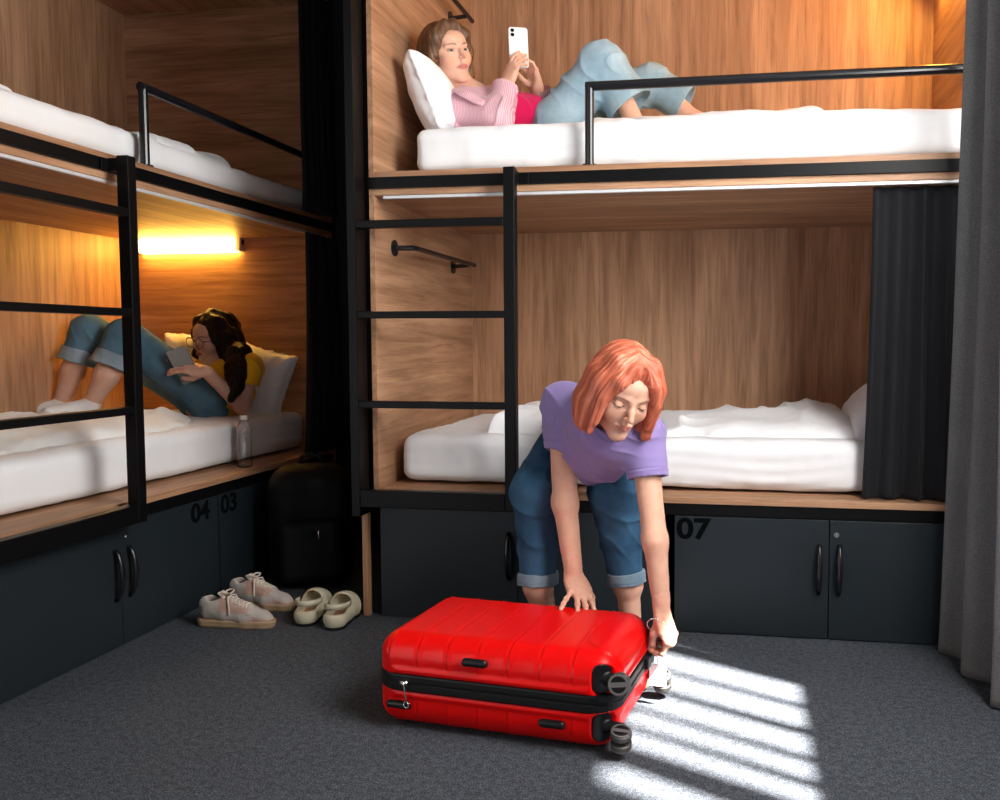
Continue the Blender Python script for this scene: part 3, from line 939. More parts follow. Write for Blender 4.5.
def shell(name, z0, z1, up):
    s = SDF((-HX - 0.02, -HY - 0.02, z0 - 0.01), (HX + 0.02, HY + 0.02, z1 + 0.01), 0.0026)
    s.rbox((0, 0, TZ / 2), (HX, HY, TZ / 2), 0.062)
    lip = MZ + 0.031 * (1 if up else -1)
    s.rbox((0, 0, lip), (HX + 0.004, HY + 0.004, 0.010), 0.0099, None, 0.004)
    # the corners of the lip follow the round outline
    def corner(g):
        q = np.abs(g[..., :2]) - A3((HX + 0.004 - CR, HY + 0.004 - CR))
        return np.sqrt((np.maximum(q, 0) ** 2).sum(-1)) + np.minimum(q.max(-1), 0) - CR
    s.apply(corner, (-1, -1, -1), (1, 1, 1), 0, 'and')
    def ribs(P):
        d = np.zeros(len(P), np.float32)
        for x in RIBS:
            side = np.clip((HX - 0.02 - np.abs(P[:, 0])) / 0.03, 0, 1)
            d -= 0.0020 * np.exp(-((P[:, 0] - x) / 0.0030) ** 2) * np.clip(side * 3, 0, 1)
            d += 0.0012 * np.exp(-((P[:, 0] - x - 0.006) / 0.005) ** 2)
        d += 0.0004 * np.cos((P[:, 0] - RIBS[0]) * 2 * pi / 0.0815)
        # raised arched panel in the foot end of the broad face
        if up:
            e = np.sqrt(((P[:, 0] - 0.285) / 0.075) ** 2 + ((P[:, 1] + 0.02) / 0.135) ** 2)
            d += 0.004 * np.clip((1.0 - e) / 0.06, 0, 1) * (P[:, 2] > TZ - 0.06)
        return d * (np.abs(P[:, 2] - lip) > 0.013)
    s.bumpy(ribs, 0.012)
    # wheel wells in the corners at the foot end
    wz = TZ - 0.060 if up else 0.060
    for sy in (-1, 1):
        s.rbox((HX - 0.012, sy * (HY - 0.004), wz), (0.046, 0.036, 0.036), 0.022, None, 0.004, 'cut')
    # flat cut at the zip line
    if up: s.plane((0, 0, MZ + 0.021), (0, 0, -1), (-1, -1, -1), (1, 1, 1))
    else: s.plane((0, 0, MZ - 0.021), (0, 0, 1), (-1, -1, -1), (1, 1, 1))
    return s.mesh(name, RED, case)
shell('upper_shell', MZ - 0.01, TZ, True)
shell('lower_shell', 0, MZ + 0.01, False)

bm = bmesh.new()
prof = [(0.0, MZ - 0.0215), (0.004, MZ - 0.021), (0.0055, MZ - 0.017), (0.0055, MZ - 0.004), (0.0025, MZ - 0.002), (0.0025, MZ + 0.002), (0.0055, MZ + 0.004), (0.0055, MZ + 0.017), (0.004, MZ + 0.021), (0.0, MZ + 0.0215)]
rings = []
for off, z in prof:
    rings.append([bm.verts.new((x, y, z)) for x, y in case_outline(HX + off, HY + off, CR - 0.004 + off)])
n = len(rings[0])
for r0, r1 in zip(rings, rings[1:]):
    for k in range(n): bm.faces.new((r0[k], r0[(k + 1) % n], r1[(k + 1) % n], r1[k]))
bm.faces.new(rings[0][::-1]); bm.faces.new(rings[-1])
bobj('zip_band', bm, ZIP_TAPE, case, smooth=False, bevel=0.0006)

def wheel_unit(sy, up, ax, lx, lz, ly=0.0):
    """housing in the corner and a twin-wheel castor; ax = wheel axle"""
    wz = TZ - 0.060 if up else 0.060
    s = SDF((HX - 0.08, -0.26, wz - 0.06), (HX + 0.05, 0.26, wz + 0.06), 0.0026) if False else SDF((HX - 0.075, sy * HY - 0.06, wz - 0.055), (HX + 0.045, sy * HY + 0.05, wz + 0.055), 0.0026)
    s.rbox((HX - 0.012, sy * (HY - 0.004), wz), (0.047, 0.037, 0.037), 0.022)
    def outline(g):
        q = np.abs(g[..., :2]) - A3((HX - CR, HY - CR))
        return np.sqrt((np.maximum(q, 0) ** 2).sum(-1)) + np.minimum(q.max(-1), 0) - CR + 0.003
    s.apply(outline, (-1, -1, -1), (1, 1, 1), 0, 'and')
    s.cone((HX - 0.03, sy * (HY - 0.03), wz), (HX + 0.012, sy * (HY - 0.03), wz), 0.014, 0.012, 0.006)
    h = s.mesh('wheel_housing', BLACK_PLASTIC, case)
    c = Vector((HX + lx, sy * (HY - 0.03) + ly, lz)); ax = Vector(ax).normalized()
    bm = bmesh.new()
    tube(bm, [(HX + 0.005, sy * (HY - 0.03), wz), ((HX + 0.015), sy * (HY - 0.03), wz), tuple(c - ax * 0.0)], [0.011, 0.011, 0.008], 14)
    tube(bm, [c - ax * 0.016, c + ax * 0.016], 0.008, 14)
    bobj('axle', bm, BLACK_PLASTIC, h, smooth=False)
    for sgn in (-1, 1):
        bm = bmesh.new()
        m = c + ax * (sgn * 0.013)
        tube(bm, [m - ax * 0.0075, m - ax * 0.0055, m + ax * 0.0055, m + ax * 0.0075], [0.0235, 0.0255, 0.0255, 0.0235], 28, mi=0)
        q = m + ax * (0.0076 * sgn)
        # hub face: ring, bar and dark slots
        tube(bm, [q, q + ax * (0.0015 * sgn)], 0.0205, 28, mi=2)
        ref2 = ax.cross(Vector((1, 0, 0.15))).normalized(); ref = ax.cross(ref2)
        for (w, l, of, mi_) in ((0.0055, 0.0185, 0.0, 1),):
            b0 = q + ax * (0.0015 * sgn)
            vs = [bm.verts.new(b0 + ref * (a * l) + ref2 * (b * w) + ax * (e * 0.002 * sgn)) for e in (0, 1) for a, b in ((-1, -1), (1, -1), (1, 1), (-1, 1))]
            for f in ((0, 3, 2, 1), (4, 5, 6, 7), (0, 1, 5, 4), (1, 2, 6, 5), (2, 3, 7, 6), (3, 0, 4, 7)):
                bm.faces.new([vs[i] for i in f]).material_index = mi_
        # rim
        ring = []
        for rr, e in ((0.0235, 0.0), (0.0235, 0.0035), (0.0190, 0.0035), (0.0190, 0.0)):
            ring.append([bm.verts.new(q + (ref * cos(2 * pi * k / 28) + ref2 * sin(2 * pi * k / 28)) * rr + ax * (e * sgn)) for k in range(28)])
        for i in range(4):
            a, b = ring[i], ring[(i + 1) % 4]
            for k in range(28):
                bm.faces.new((a[k], a[(k + 1) % 28], b[(k + 1) % 28], b[k])).material_index = 1
        bobj('wheel', bm, [WHEEL_RUBBER, GREY_PLASTIC, BLACK_PLASTIC], h, smooth=False)
wheel_unit(-1, True, (0.10, -0.85, 0.25), 0.014, TZ - 0.056, -0.034)
wheel_unit(1, True, (0.1, -0.6, 0.6), 0.020, TZ - 0.065)
wheel_unit(-1, False, (0.05, -0.25, 1.0), 0.016, 0.045, -0.026)
wheel_unit(1, False, (0.05, -0.25, 1.0), 0.034, 0.046)

def foot(x, z, w=0.036, hgt=0.0105):
    s = SDF((x - w - 0.01, -HY - 0.025, z - 0.02), (x + w + 0.01, -HY + 0.02, z + 0.02), 0.0016)
    s.cone((x - w + hgt, -HY - 0.001, z), (x + w - hgt, -HY - 0.001, z), hgt, hgt)
    s.mesh('side_foot', BLACK_PLASTIC, case)
foot(-0.035, 0.190, 0.034)
foot(-0.245, 0.062, 0.034)
foot(0.165, 0.062, 0.034)

bm = bmesh.new()
zx, zy, zz = -0.225, -HY - 0.009, MZ
tube(bm, [(zx - 0.010, zy, zz + 0.002), (zx + 0.010, zy, zz + 0.002)], 0.006, 10)
tube(bm, [(zx, zy - 0.004, zz + 0.008), (zx + 0.003, zy - 0.006, zz - 0.002), (zx + 0.006, zy - 0.005, zz - 0.024), (zx + 0.008, zy - 0.004, zz - 0.044)], [0.0035, 0.0022, 0.0022, 0.003], 8)
for k in range(10):
    a0, a1 = 2 * pi * k / 10, 2 * pi * (k + 1) / 10
    tube(bm, [(zx + 0.008 + 0.007 * cos(a0), zy - 0.004, zz - 0.052 + 0.008 * sin(a0)), (zx + 0.008 + 0.007 * cos(a1), zy - 0.004, zz - 0.052 + 0.008 * sin(a1))], 0.0014, 6)
o = bobj('zip_pull', bm, CHROME, case, smooth=True)
o['label'] = 'silver zip pull'
# pull and combination lock in the woman's hand at the rear corner
bm = bmesh.new()
box(bm, HX + 0.004, HX + 0.016, 0.085, 0.155, MZ - 0.014, MZ + 0.016)
bobj('zip_lock', bm, BLACK_PLASTIC, case, bevel=0.003)
bm = bmesh.new()
tg = [(0.352, 0.150), (0.385, 0.150), (0.387, 0.160), (0.385, 0.168), (0.352, 0.168)]
box(bm, 0.330, 0.376, 0.118, 0.122, 0.052, 0.112)
tube(bm, [(0.353, 0.120, 0.110), (0.350, 0.122, 0.135), (0.335, 0.13, 0.14)], 0.0012, 6)
o = bobj('luggage_tag', bm, newmat('white_card', (0.85, 0.85, 0.84), 0.6), case, bevel=0.002)
o['label'] = 'white luggage tag'

# ------------------------------------------------------------------ shoes
SHOE = tinted('shoe_suede', 0.85, 0, 0.4, 250, 0.2, 0.2)
SOLE = newmat('gum_sole', (0.36, 0.24, 0.14), 0.7, 0, 0.3)
LACE = cloth('cream_laces', (0.62, 0.52, 0.44), weave=900)
def sneaker(label, heel, toe, mirror=1, tongue_tab=False):
    hv = Vector((toe[0] - heel[0], toe[1] - heel[1], 0)); yaw = math.atan2(hv.y, hv.x)
    t = thing('sneaker', label, 'shoe', (heel[0], heel[1], 0), yaw, 'pink and grey sneakers')
    m = mirror
    cl = [(0.035, 0.0, 0.030), (0.10, 0.003 * m, 0.032), (0.17, 0.006 * m, 0.036), (0.225, 0.002 * m, 0.032)]
    s = SDF((-0.01, -0.06, -0.005), (0.285, 0.06, 0.12), 0.0024)
    s.chain([(0.036, 0, 0.050), (0.10, 0.002 * m, 0.046), (0.165, 0.005 * m, 0.038), (0.225, 0.002 * m, 0.032)], [0.033, 0.034, 0.037, 0.030], 0.02)
    s.chain([(0.028, 0, 0.080), (0.055, 0, 0.074), (0.10, 0, 0.073)], [0.025, 0.030, 0.028], 0.02)
    s.cone((0.10, 0, 0.078), (0.165, 0.003 * m, 0.055), 0.021, 0.024, 0.015)
    s.cone((0.245, -0.002 * m, 0.024), (0.245, 0.010 * m, 0.024), 0.020, 0.020, 0.015)
    s.plane((0, 0, 0.018), (0, 0, -1), (-1, -1, -1), (1, 1, 1))
    s.ell((0.054, 0, 0.105), (0.038, 0.023, 0.050), None, 0.003, 'cut')
    s.cone((0.058, -0.08, 0.125), (0.058, 0.08, 0.125), 0.034, 0.034, 0.008, 'cut')      # foot opening
    s.bumpy(lambda P: 0.0012 * vnoise(P * 60) + 0.0018 * np.exp(-((np.abs(P[:, 1]) - 0.020 - 0.10 * np.clip(P[:, 0] - 0.10, 0, 1)) / 0.004) ** 2) * (P[:, 2] > 0.05), 0.01)
    def colr(V):
        c = np.tile(A3((0.42, 0.37, 0.33)), (len(V), 1))
        x, y, z = V[:, 0], np.abs(V[:, 1]), V[:, 2]
        toe_ = (x > 0.215 - 0.5 * (z - 0.02)) & (z < 0.047 - 0.25 * (x - 0.2))
        c[toe_] = (0.42, 0.27, 0.22)
        eye = (z > 0.055) & (x > 0.085) & (x < 0.19) & (y > 0.014)
        c[eye] = (0.46, 0.29, 0.23)
        heel_ = (x < 0.030) & (z < 0.075); c[heel_] = (0.30, 0.22, 0.18)
        ins = ((x - 0.062) / 0.036) ** 2 + (V[:, 1] / 0.020) ** 2 < 1
        c[ins & (z < 0.085)] = (0.36, 0.30, 0.16)
        low = (z < 0.034) & ~toe_; c[low] = (0.46, 0.34, 0.29)
        return c
    s.mesh('upper', SHOE, t, colr)
    s = SDF((-0.02, -0.065, -0.005), (0.295, 0.065, 0.05), 0.0024)
    s.chain([(0.028, 0, 0.016), (0.10, 0.002 * m, 0.014), (0.18, 0.006 * m, 0.014), (0.235, 0.003 * m, 0.016), (0.248, 0.002 * m, 0.021)], [0.036, 0.034, 0.040, 0.033, 0.028], 0.01)
    s.plane((0, 0, 0.027), (0, 0, 1), (-1, -1, -1), (1, 1, 1)); s.plane((0, 0, 0.0), (0, 0, -1), (-1, -1, -1), (1, 1, 1))
    s.bumpy(lambda P: -0.0015 * np.exp(-((P[:, 2] - 0.014) / 0.0018) ** 2), 0.01)
    s.mesh('sole', SOLE, t)
    bm = bmesh.new()
    zf = lambda x: 0.1035 - 0.36 * (x - 0.10) ** 1.0 * 0.95 if x > 0.10 else 0.1035
    for k in range(6):
        x = 0.102 + k * 0.0135; w = 0.018 + 0.001 * k; z = zf(x)
        for sg in (-1, 1):
            tube(bm, [(x, -w * sg, z - 0.010), (x + 0.005, -w * 0.4 * sg, z + 0.0005), (x + 0.010, w * 0.5 * sg, z - 0.001), (x + 0.012, w * sg, z - 0.012)], 0.0032, 8)
    rnd = random.Random(4)
    for sg in (-1, 1):
        pts = [(0.105, 0, zf(0.1) + 0.004)]
        for a in range(1, 9):
            aa = a / 8 * 2 * pi
            pts.append((0.105 + 0.022 * sin(aa) * 0.6, sg * 0.020 * (1 - cos(aa)) * 0.6, zf(0.1) + 0.006 + 0.012 * sin(aa * 0.5)))
        tube(bm, pts, 0.0030, 8)
        tube(bm, [(0.105, 0, zf(0.1) + 0.004), (0.118, sg * 0.025, zf(0.1)), (0.128, sg * 0.036, 0.070), (0.130, sg * 0.040, 0.052)], 0.0028, 8)
    bobj('laces', bm, LACE, t, smooth=True)
    s = SDF((0.05, -0.03, 0.06), (0.13, 0.03, 0.135), 0.0024)
    F = frame_fu((0.095, 0, 0.100), (0.5, 0, -0.45), (0.55, 0, 0.8))
    s.rbox((0.092, 0, 0.104), (0.019, 0.022, 0.004), 0.004, F)
    s.mesh('tongue', SHOE, t, lambda V: np.tile(A3((0.62, 0.52, 0.45)), (len(V), 1)))
    return t
sneaker('pink and grey sneaker with cream laces, standing nearer the camera of the two', (-1.85, 2.753, 0), (-1.637, 2.756, 0), 1)
sneaker('pink and grey sneaker standing behind its mate against the dark locker', (-1.878, 2.987, 0), (-1.622, 2.955, 0), -1)

CLOG = newmat('cream_clog_leather', (0.52, 0.47, 0.34), 0.5, 0, 0.4)
t = NT(CLOG); t.bump(t.noise(t.coords(), 200, 3), 0.15, 0.001)
CLOG_IN = newmat('tan_insole', (0.36, 0.20, 0.12), 0.7)
def clog(label, heel, toe, m):
    hv = Vector((toe[0] - heel[0], toe[1] - heel[1], 0)); yaw = math.atan2(hv.y, hv.x)
    t = thing('clog', label, 'shoe', (heel[0], heel[1], 0), yaw, 'cream clogs')
    s = SDF((-0.02, -0.065, -0.005), (0.265, 0.065, 0.10), 0.0024)
    s.chain([(0.035, 0, 0.034), (0.10, 0.002 * m, 0.034), (0.165, 0.006 * m, 0.036), (0.205, 0.0, 0.033)], [0.041, 0.040, 0.047, 0.040], 0.02)
    s.cone((0.135, 0, 0.060), (0.19, 0.004 * m, 0.040), 0.038, 0.034, 0.02)
    s.plane((0, 0, 0.008), (0, 0, -1), (-1, -1, -1), (1, 1, 1))
    # cut the back half down to the insole rim, then hollow the shoe
    def back(g): return np.maximum(g[..., 0] - (0.110 - 0.2 * (g[..., 2] - 0.05)), -(g[..., 2] - 0.052 - 0.25 * np.clip(g[..., 0] - 0.04, 0, 1)))
    s.apply(back, (-0.02, -0.07, 0.03), (0.2, 0.07, 0.12), 0.006, 'cut')
    s.chain([(0.040, 0, 0.066), (0.10, 0.002 * m, 0.064), (0.150, 0.006 * m, 0.056)], [0.033, 0.034, 0.030], 0.002, 'cut')
    s.mesh('upper', CLOG, t, None)
    s = SDF((-0.02, -0.06, 0.0), (0.25, 0.06, 0.05), 0.003)
    s.chain([(0.036, 0, 0.026), (0.10, 0.002 * m, 0.024), (0.165, 0.006 * m, 0.020), (0.19, 0.0, 0.02)], [0.033, 0.033, 0.034, 0.03], 0.02)
    s.plane((0, 0, 0.036), (0, 0, 1), (-1, -1, -1), (1, 1, 1)); s.plane((0, 0, 0.012), (0, 0, -1), (-1, -1, -1), (1, 1, 1))
    s.mesh('insole', CLOG_IN, t)
    s = SDF((-0.02, -0.065, -0.004), (0.265, 0.065, 0.02), 0.0024)
    s.chain([(0.037, 0, 0.010), (0.10, 0.002 * m, 0.010), (0.165, 0.006 * m, 0.010), (0.202, 0.0, 0.012)], [0.040, 0.038, 0.045, 0.038], 0.02)
    s.plane((0, 0, 0.0095), (0, 0, 1), (-1, -1, -1), (1, 1, 1)); s.plane((0, 0, 0.0), (0, 0, -1), (-1, -1, -1), (1, 1, 1))
    s.mesh('outsole', BLACK_PLASTIC, t)
    # strap round the heel
    bm = bmesh.new()
    pts = []
    for k in range(17):
        a = radians(-128 + 256 * k / 16)
        pts.append((0.045 - 0.043 * cos(a) + (0.022 * (abs(a) / 2.2) ** 2), 0.040 * sin(a) if abs(a) < pi / 2 else 0.040 * (1 if a > 0 else -1), 0.074 + 0.006 * cos(a)))
    r0 = None
    for p in pts:
        r = [bm.verts.new((p[0] + ox * (0.045 - p[0]) / 0.05, p[1] * (1 - ox * 8), p[2] + oz)) for ox, oz in ((0, -0.010), (0, 0.010), (0.003, 0.010), (0.003, -0.010))]
        if r0:
            for i in range(4): bm.faces.new((r0[i], r0[(i + 1) % 4], r[(i + 1) % 4], r[i]))
        else: bm.faces.new(r)
        r0 = r
    bm.faces.new(r0[::-1])
    bobj('heel_strap', bm, CLOG, t, smooth=True)
    return t
clog('cream slingback clog next to the sneakers', (-1.484, 2.781, 0), (-1.54, 3.123, 0), 1)
clog('cream slingback clog next to the oak foot panel of the bunk', (-1.363, 2.759, -0), (-1.43, 3.088, 0), -1)

# ------------------------------------------------------------------ water bottle on the bed board
PET = newmat('clear_pet', (1, 1, 1), 0.04, 0, 0.5)
b_ = PET.node_tree.nodes['Principled BSDF']; b_.inputs['Transmission Weight'].default_value = 1.0; b_.inputs['IOR'].default_value = 1.42
CAP = newmat('white_bottle_cap', (0.8, 0.8, 0.8), 0.4)
bx, by, bz = (-2.035, 3.358, 0.462)
bt = thing('water_bottle', 'clear plastic water bottle with a white cap on the oak bed board', 'bottle', (bx, by, 0.462))
bm = bmesh.new()
rb = 0.0295
prof = [(0.012, 0.004), (0.022, 0.0), (rb, 0.006), (rb, 0.03)]
for k in range(12):
    z = 0.032 + 0.1 * k / 11
    prof.append((rb - 0.0028 * (k % 2), z))
prof += [(rb - 0.004, 0.137), (rb, 0.145), (rb, 0.160), (0.026, 0.172), (0.018, 0.190), (0.0125, 0.200), (0.012, 0.205)]
inner = [(r - 0.0006 - (0.0 if z > 0.02 else 0.001), z + (0.001 if z < 0.01 else 0)) for r, z in prof][::-1]
lathe(bm, prof + [(r - 0.001, z) for r, z in prof[::-1][:-2]] + [(0.020, 0.003), (0.012, 0.006)], 40, mod=lambda k, n, z: 1 + (0.05 * cos(5 * 2 * pi * k / n) if z < 0.012 else 0.012 * cos(8 * 2 * pi * k / n + z * 60)))
bobj('bottle_body', bm, PET, bt, smooth=True)
bm = bmesh.new()
lathe(bm, [(0.0145, 0.198), (0.0150, 0.200), (0.0150, 0.213), (0.0140, 0.216), (0.004, 0.2165)], 40, mod=lambda k, n, z: 1 + 0.012 * (k % 2))
bobj('bottle_cap', bm, CAP, bt)

# ------------------------------------------------------------------ black backpack in the dark corner
bp = thing('backpack', 'black backpack standing on the floor in the dark corner behind the clogs', 'backpack', (-1.672, 3.212, 0), radians(25))
s = SDF((-0.22, -0.03, -0.01), (0.22, 0.30, 0.53), 0.006)
s.rbox((0, 0.12, 0.235), (0.165, 0.10, 0.232), 0.075)
s.cone((-0.07, 0.12, 0.43), (0.07, 0.12, 0.43), 0.06, 0.06, 0.05)
s.bumpy(lambda P: 0.006 * vnoise(P * 9) + 0.003 * vnoise(P * 25), 0.03)
s.plane((0, 0, 0.003), (0, 0, -1), (-1, -1, -1), (1, 1, 1))
s.mesh('bag_body', BAG_BLACK, bp)
s = SDF((-0.18, -0.09, 0.0), (0.18, 0.08, 0.32), 0.006)
s.rbox((0, 0.02, 0.155), (0.125, 0.055, 0.125), 0.04)
s.bumpy(lambda P: 0.004 * vnoise(P * 14), 0.03)
s.mesh('front_pocket', BAG_BLACK, bp)
bm = bmesh.new()
tube(bm, [(-0.04, 0.14, 0.475), (-0.035, 0.14, 0.515), (0.0, 0.14, 0.525), (0.035, 0.14, 0.515), (0.04, 0.14, 0.475)], 0.009, 10)
bobj('carry_loop', bm, BAG_BLACK, bp, smooth=True)
for sx in (-1, 1):
    bm = bmesh.new()
    tube(bm, [(sx * 0.05, 0.19, 0.46), (sx * 0.075, 0.245, 0.40), (sx * 0.09, 0.25, 0.27), (sx * 0.11, 0.225, 0.12), (sx * 0.13, 0.19, 0.06)], 0.012, 10)
    bobj('shoulder_strap', bm, BAG_BLACK, bp, smooth=True)
bm = bmesh.new()
tube(bm, [(0.03, -0.036, 0.245), (0.031, -0.039, 0.225), (0.032, -0.038, 0.205)], 0.0035, 8)
bobj('zip_pull', bm, CHROME, bp, smooth=True)

# ------------------------------------------------------------------ people
def head(s, F, k=0.012, lids=0.35, neck_to=None, neck_r=(0.050, 0.052), smile=0.0, gaze=0.0):
    """adds a head to the field; frame F: y = where the face looks, z = up, origin between the ears"""
    w, E = F.w, lambda c, r, kk=k, mode='add': s.ell(F.w(c), r, F, kk, mode)
    E((0, -0.018, 0.040), (0.071, 0.090, 0.080), 0)
    E((0, 0.022, -0.006), (0.058, 0.066, 0.078), 0.02)
    E((0, 0.034, -0.060), (0.044, 0.048, 0.040), 0.02)          # jaw
    for sx in (-1, 1):
        s.cone(w((sx * 0.049, -0.005, -0.045)), w((sx * 0.013, 0.064, -0.094)), 0.015, 0.011, 0.018)   # jaw line
        s.ball(w((sx * 0.035, 0.058, -0.026)), 0.025, 0.018)     # cheek
        s.cone(w((sx * 0.050, 0.045, 0.004)), w((sx * 0.030, 0.066, -0.010)), 0.016, 0.014, 0.014)
    s.ball(w((0, 0.069, -0.093)), 0.0155, 0.018)                   # chin
    E((0, 0.060, 0.042), (0.050, 0.030, 0.032), 0.02)            # forehead
    for sx in (-1, 1):
        s.cone(w((sx * 0.014, 0.084, 0.020)), w((sx * 0.042, 0.072, 0.022)), 0.0085, 0.007, 0.012)   # brow ridge
        s.ell(w((sx * 0.032, 0.096, 0.002)), (0.017, 0.014, 0.0115), F, 0.010, 'cut')                 # eye socket
    s.chain([w((0, 0.086, 0.016)), w((0, 0.098, -0.008)), w((0, 0.109, -0.025))], [0.0068, 0.0068, 0.0080], 0.010)
    for sx in (-1, 1):
        s.ball(w((sx * 0.0095, 0.0965, -0.0285)), 0.0056, 0.009)
        s.ball(w((sx * 0.0065, 0.104, -0.0355)), 0.0030, 0.002, 'cut')
    # lips
    s.cone(w((0, 0.0900, -0.040)), w((0, 0.0880, -0.050)), 0.0045, 0.0050, 0.010)
    for sx in (-1, 1):
        s.chain([w((sx * 0.0035, 0.0900, -0.0540)), w((sx * 0.013, 0.0865, -0.0560 + smile * 0.5)), w((sx * 0.023, 0.0805, -0.0585 + smile))], [0.0044, 0.0034, 0.0012], 0.006)
        s.chain([w((0, 0.0885, -0.0635)), w((sx * 0.012, 0.0860, -0.0625 + smile * 0.4)), w((sx * 0.023, 0.0800, -0.0590 + smile))], [0.0054, 0.0040, 0.0012], 0.006)
    s.cone(w((-0.022, 0.0895, -0.0590 + smile)), w((0, 0.0975, -0.0588)), 0.0014, 0.0016, 0.002, 'cut')
    s.cone(w((0.022, 0.0895, -0.0590 + smile)), w((0, 0.0975, -0.0588)), 0.0014, 0.0016, 0.002, 'cut')
    # eyes: ball and lids
    for sx in (-1, 1):
        c = (sx * 0.032, 0.0735, 0.000)
        s.ball(w(c), 0.0122, 0.0)
        # upper and lower lids as shells cut open along the slit
        L2 = SDF_local_lid(F, c, sx, lids)
        s.apply(L2, A3(w(c)) - 0.02, A3(w(c)) + 0.02, 0.0015)
    # ears
    for sx in (-1, 1):
        s.ell(w((sx * 0.072, -0.008, -0.004)), (0.008, 0.018, 0.030), F, 0.006)
        s.ell(w((sx * 0.079, -0.004, 0.002)), (0.006, 0.009, 0.016), F, 0.003, 'cut')
    if neck_to is not None:
        s.cone(w((0, -0.018, -0.045)), neck_to, neck_r[0], neck_r[1], 0.02)
    return s

def SDF_local_lid(F, c, sx, lids):
    """a shell round the eyeball, open between the lids; lids 0 = wide open, 1 = shut"""
    zu = 0.0052 * (1 - lids) - 0.0030 * lids
    zl = -0.0042
    def fn(g):
        p = (g - F.o) @ F.R - A3(c)
        r = np.sqrt((p ** 2).sum(-1))
        sh = np.abs(r - 0.0128) - 0.0012
        u = p[..., 0] / 0.0145
        arch = np.clip(1 - u * u, 0, 1)
        up = zu * arch - 0.0008 * sx * u; lo = zl * arch ** 0.8
        gap = np.minimum(up - p[..., 2], p[..., 2] - lo)      # >0 in the slit
        return np.maximum(sh, np.minimum(gap, 0.004))
    return fn

def face_tint(V, F, skin, lip, brow, iris=(0.10, 0.07, 0.04), lids=0.35, blush=0.25, gaze=(0, 0), brow_z=0.0195, lash=(0.035, 0.02, 0.015), smile=0.0, shadow=None):
    """colours of face features in head coordinates"""
    L = F.loc(V)
    x, y, z = L[:, 0], L[:, 1], L[:, 2]
    C = np.tile(A3(skin), (len(V), 1))
    near = (np.abs(x) < 0.09) & (y > 0.02) & (np.abs(z) < 0.12)
    ax = np.abs(x)
    def mixin(mask, col, a=1.0):
        m = (np.clip(mask, 0, 1) * a * near)[:, None]
        return C * (1 - m) + A3(col) * m
    # cheeks, nose tip
    C = mixin(np.exp(-(((ax - 0.042) / 0.018) ** 2 + ((z + 0.030) / 0.016) ** 2)), (skin[0], skin[1] * 0.62, skin[2] * 0.55), blush)
    C = mixin(np.exp(-((x / 0.010) ** 2 + ((z + 0.028) / 0.010) ** 2)) * (y > 0.1), (skin[0], skin[1] * 0.7, skin[2] * 0.65), 0.4)
    # lips
    lipz = -0.0588 + smile * (ax / 0.022) ** 2
    half = 0.0098 * np.clip(1 - (ax / 0.0240) ** 2.6, 0, 1)
    m = np.clip((half - np.abs(z - lipz + 0.0005)) / 0.0015, 0, 1) * (y > 0.075)
    C = mixin(m, lip)
    C = mixin(np.clip((0.0014 - np.abs(z - lipz)) / 0.0008, 0, 1) * (ax < 0.022) * (y > 0.078), tuple(q * 0.35 for q in lip), 0.7)
    # brows
    u = (ax - 0.032) / 0.019
    bz = brow_z + 0.0035 * (1 - (u - 0.2) ** 2)
    m = np.clip((0.0032 * np.clip(1.15 - 0.5 * (u + 1) * 0.5, 0, 1.1) - np.abs(z - bz)) / 0.0012, 0, 1) * (np.abs(u) < 1) * (y > 0.05)
    C = mixin(m, brow, 0.8)
    # eyes
    p = np.stack([ax - 0.032, y - 0.0735, z], 1)
    sgn = np.sign(x)
    r = np.sqrt((p ** 2).sum(1))
    zu = 0.0052 * (1 - lids) - 0.0030 * lids
    uu = p[:, 0] / 0.0145
    arch = np.clip(1 - uu * uu, 0, 1)
    slit = (p[:, 2] < zu * arch) & (p[:, 2] > -0.0042 * arch ** 0.8) & (r < 0.0142) & (p[:, 1] > 0)
    if lids < 0.9:
        C[slit] = (0.62, 0.58, 0.56)
        gx = gaze[0] * 0.006 * sgn
        ir = np.sqrt((p[:, 0] - gx) ** 2 + (p[:, 2] - gaze[1] * 0.004) ** 2)
        C[slit & (ir < 0.0060)] = iris
        C[slit & (ir < 0.0027)] = (0.01, 0.01, 0.01)
    lash_m = np.clip((0.0016 - np.abs(p[:, 2] - zu * arch - 0.0004)) / 0.0008, 0, 1) * (np.abs(uu) < 1.05) * (r < 0.017) * (p[:, 1] > -0.002)
    C = mixin(lash_m, lash, 0.95)
    lo_m = np.clip((0.0010 - np.abs(p[:, 2] + 0.0042 * arch ** 0.8)) / 0.0006, 0, 1) * (np.abs(uu) < 1.0) * (r < 0.0155) * (p[:, 1] > 0)
    C = mixin(lo_m, lash, 0.5)
    if shadow is not None:
        sm = np.clip(1 - np.abs(p[:, 2] - 0.006) / 0.007, 0, 1) * np.clip(1 - (uu / 1.2) ** 2, 0, 1) * (y > 0.05) * (p[:, 2] > zu * arch)
        C = mixin(sm, shadow, 0.5)
    return C

def finger(s, pts, r0, r1, k=0.003):
    n = len(pts) - 1
    s.chain([tuple(p) for p in pts], [r0 + (r1 - r0) * i / n for i in range(n + 1)], k)
    # knuckles
    for p in pts[1:-1]: s.ball(tuple(p), r0 * 1.04, k)

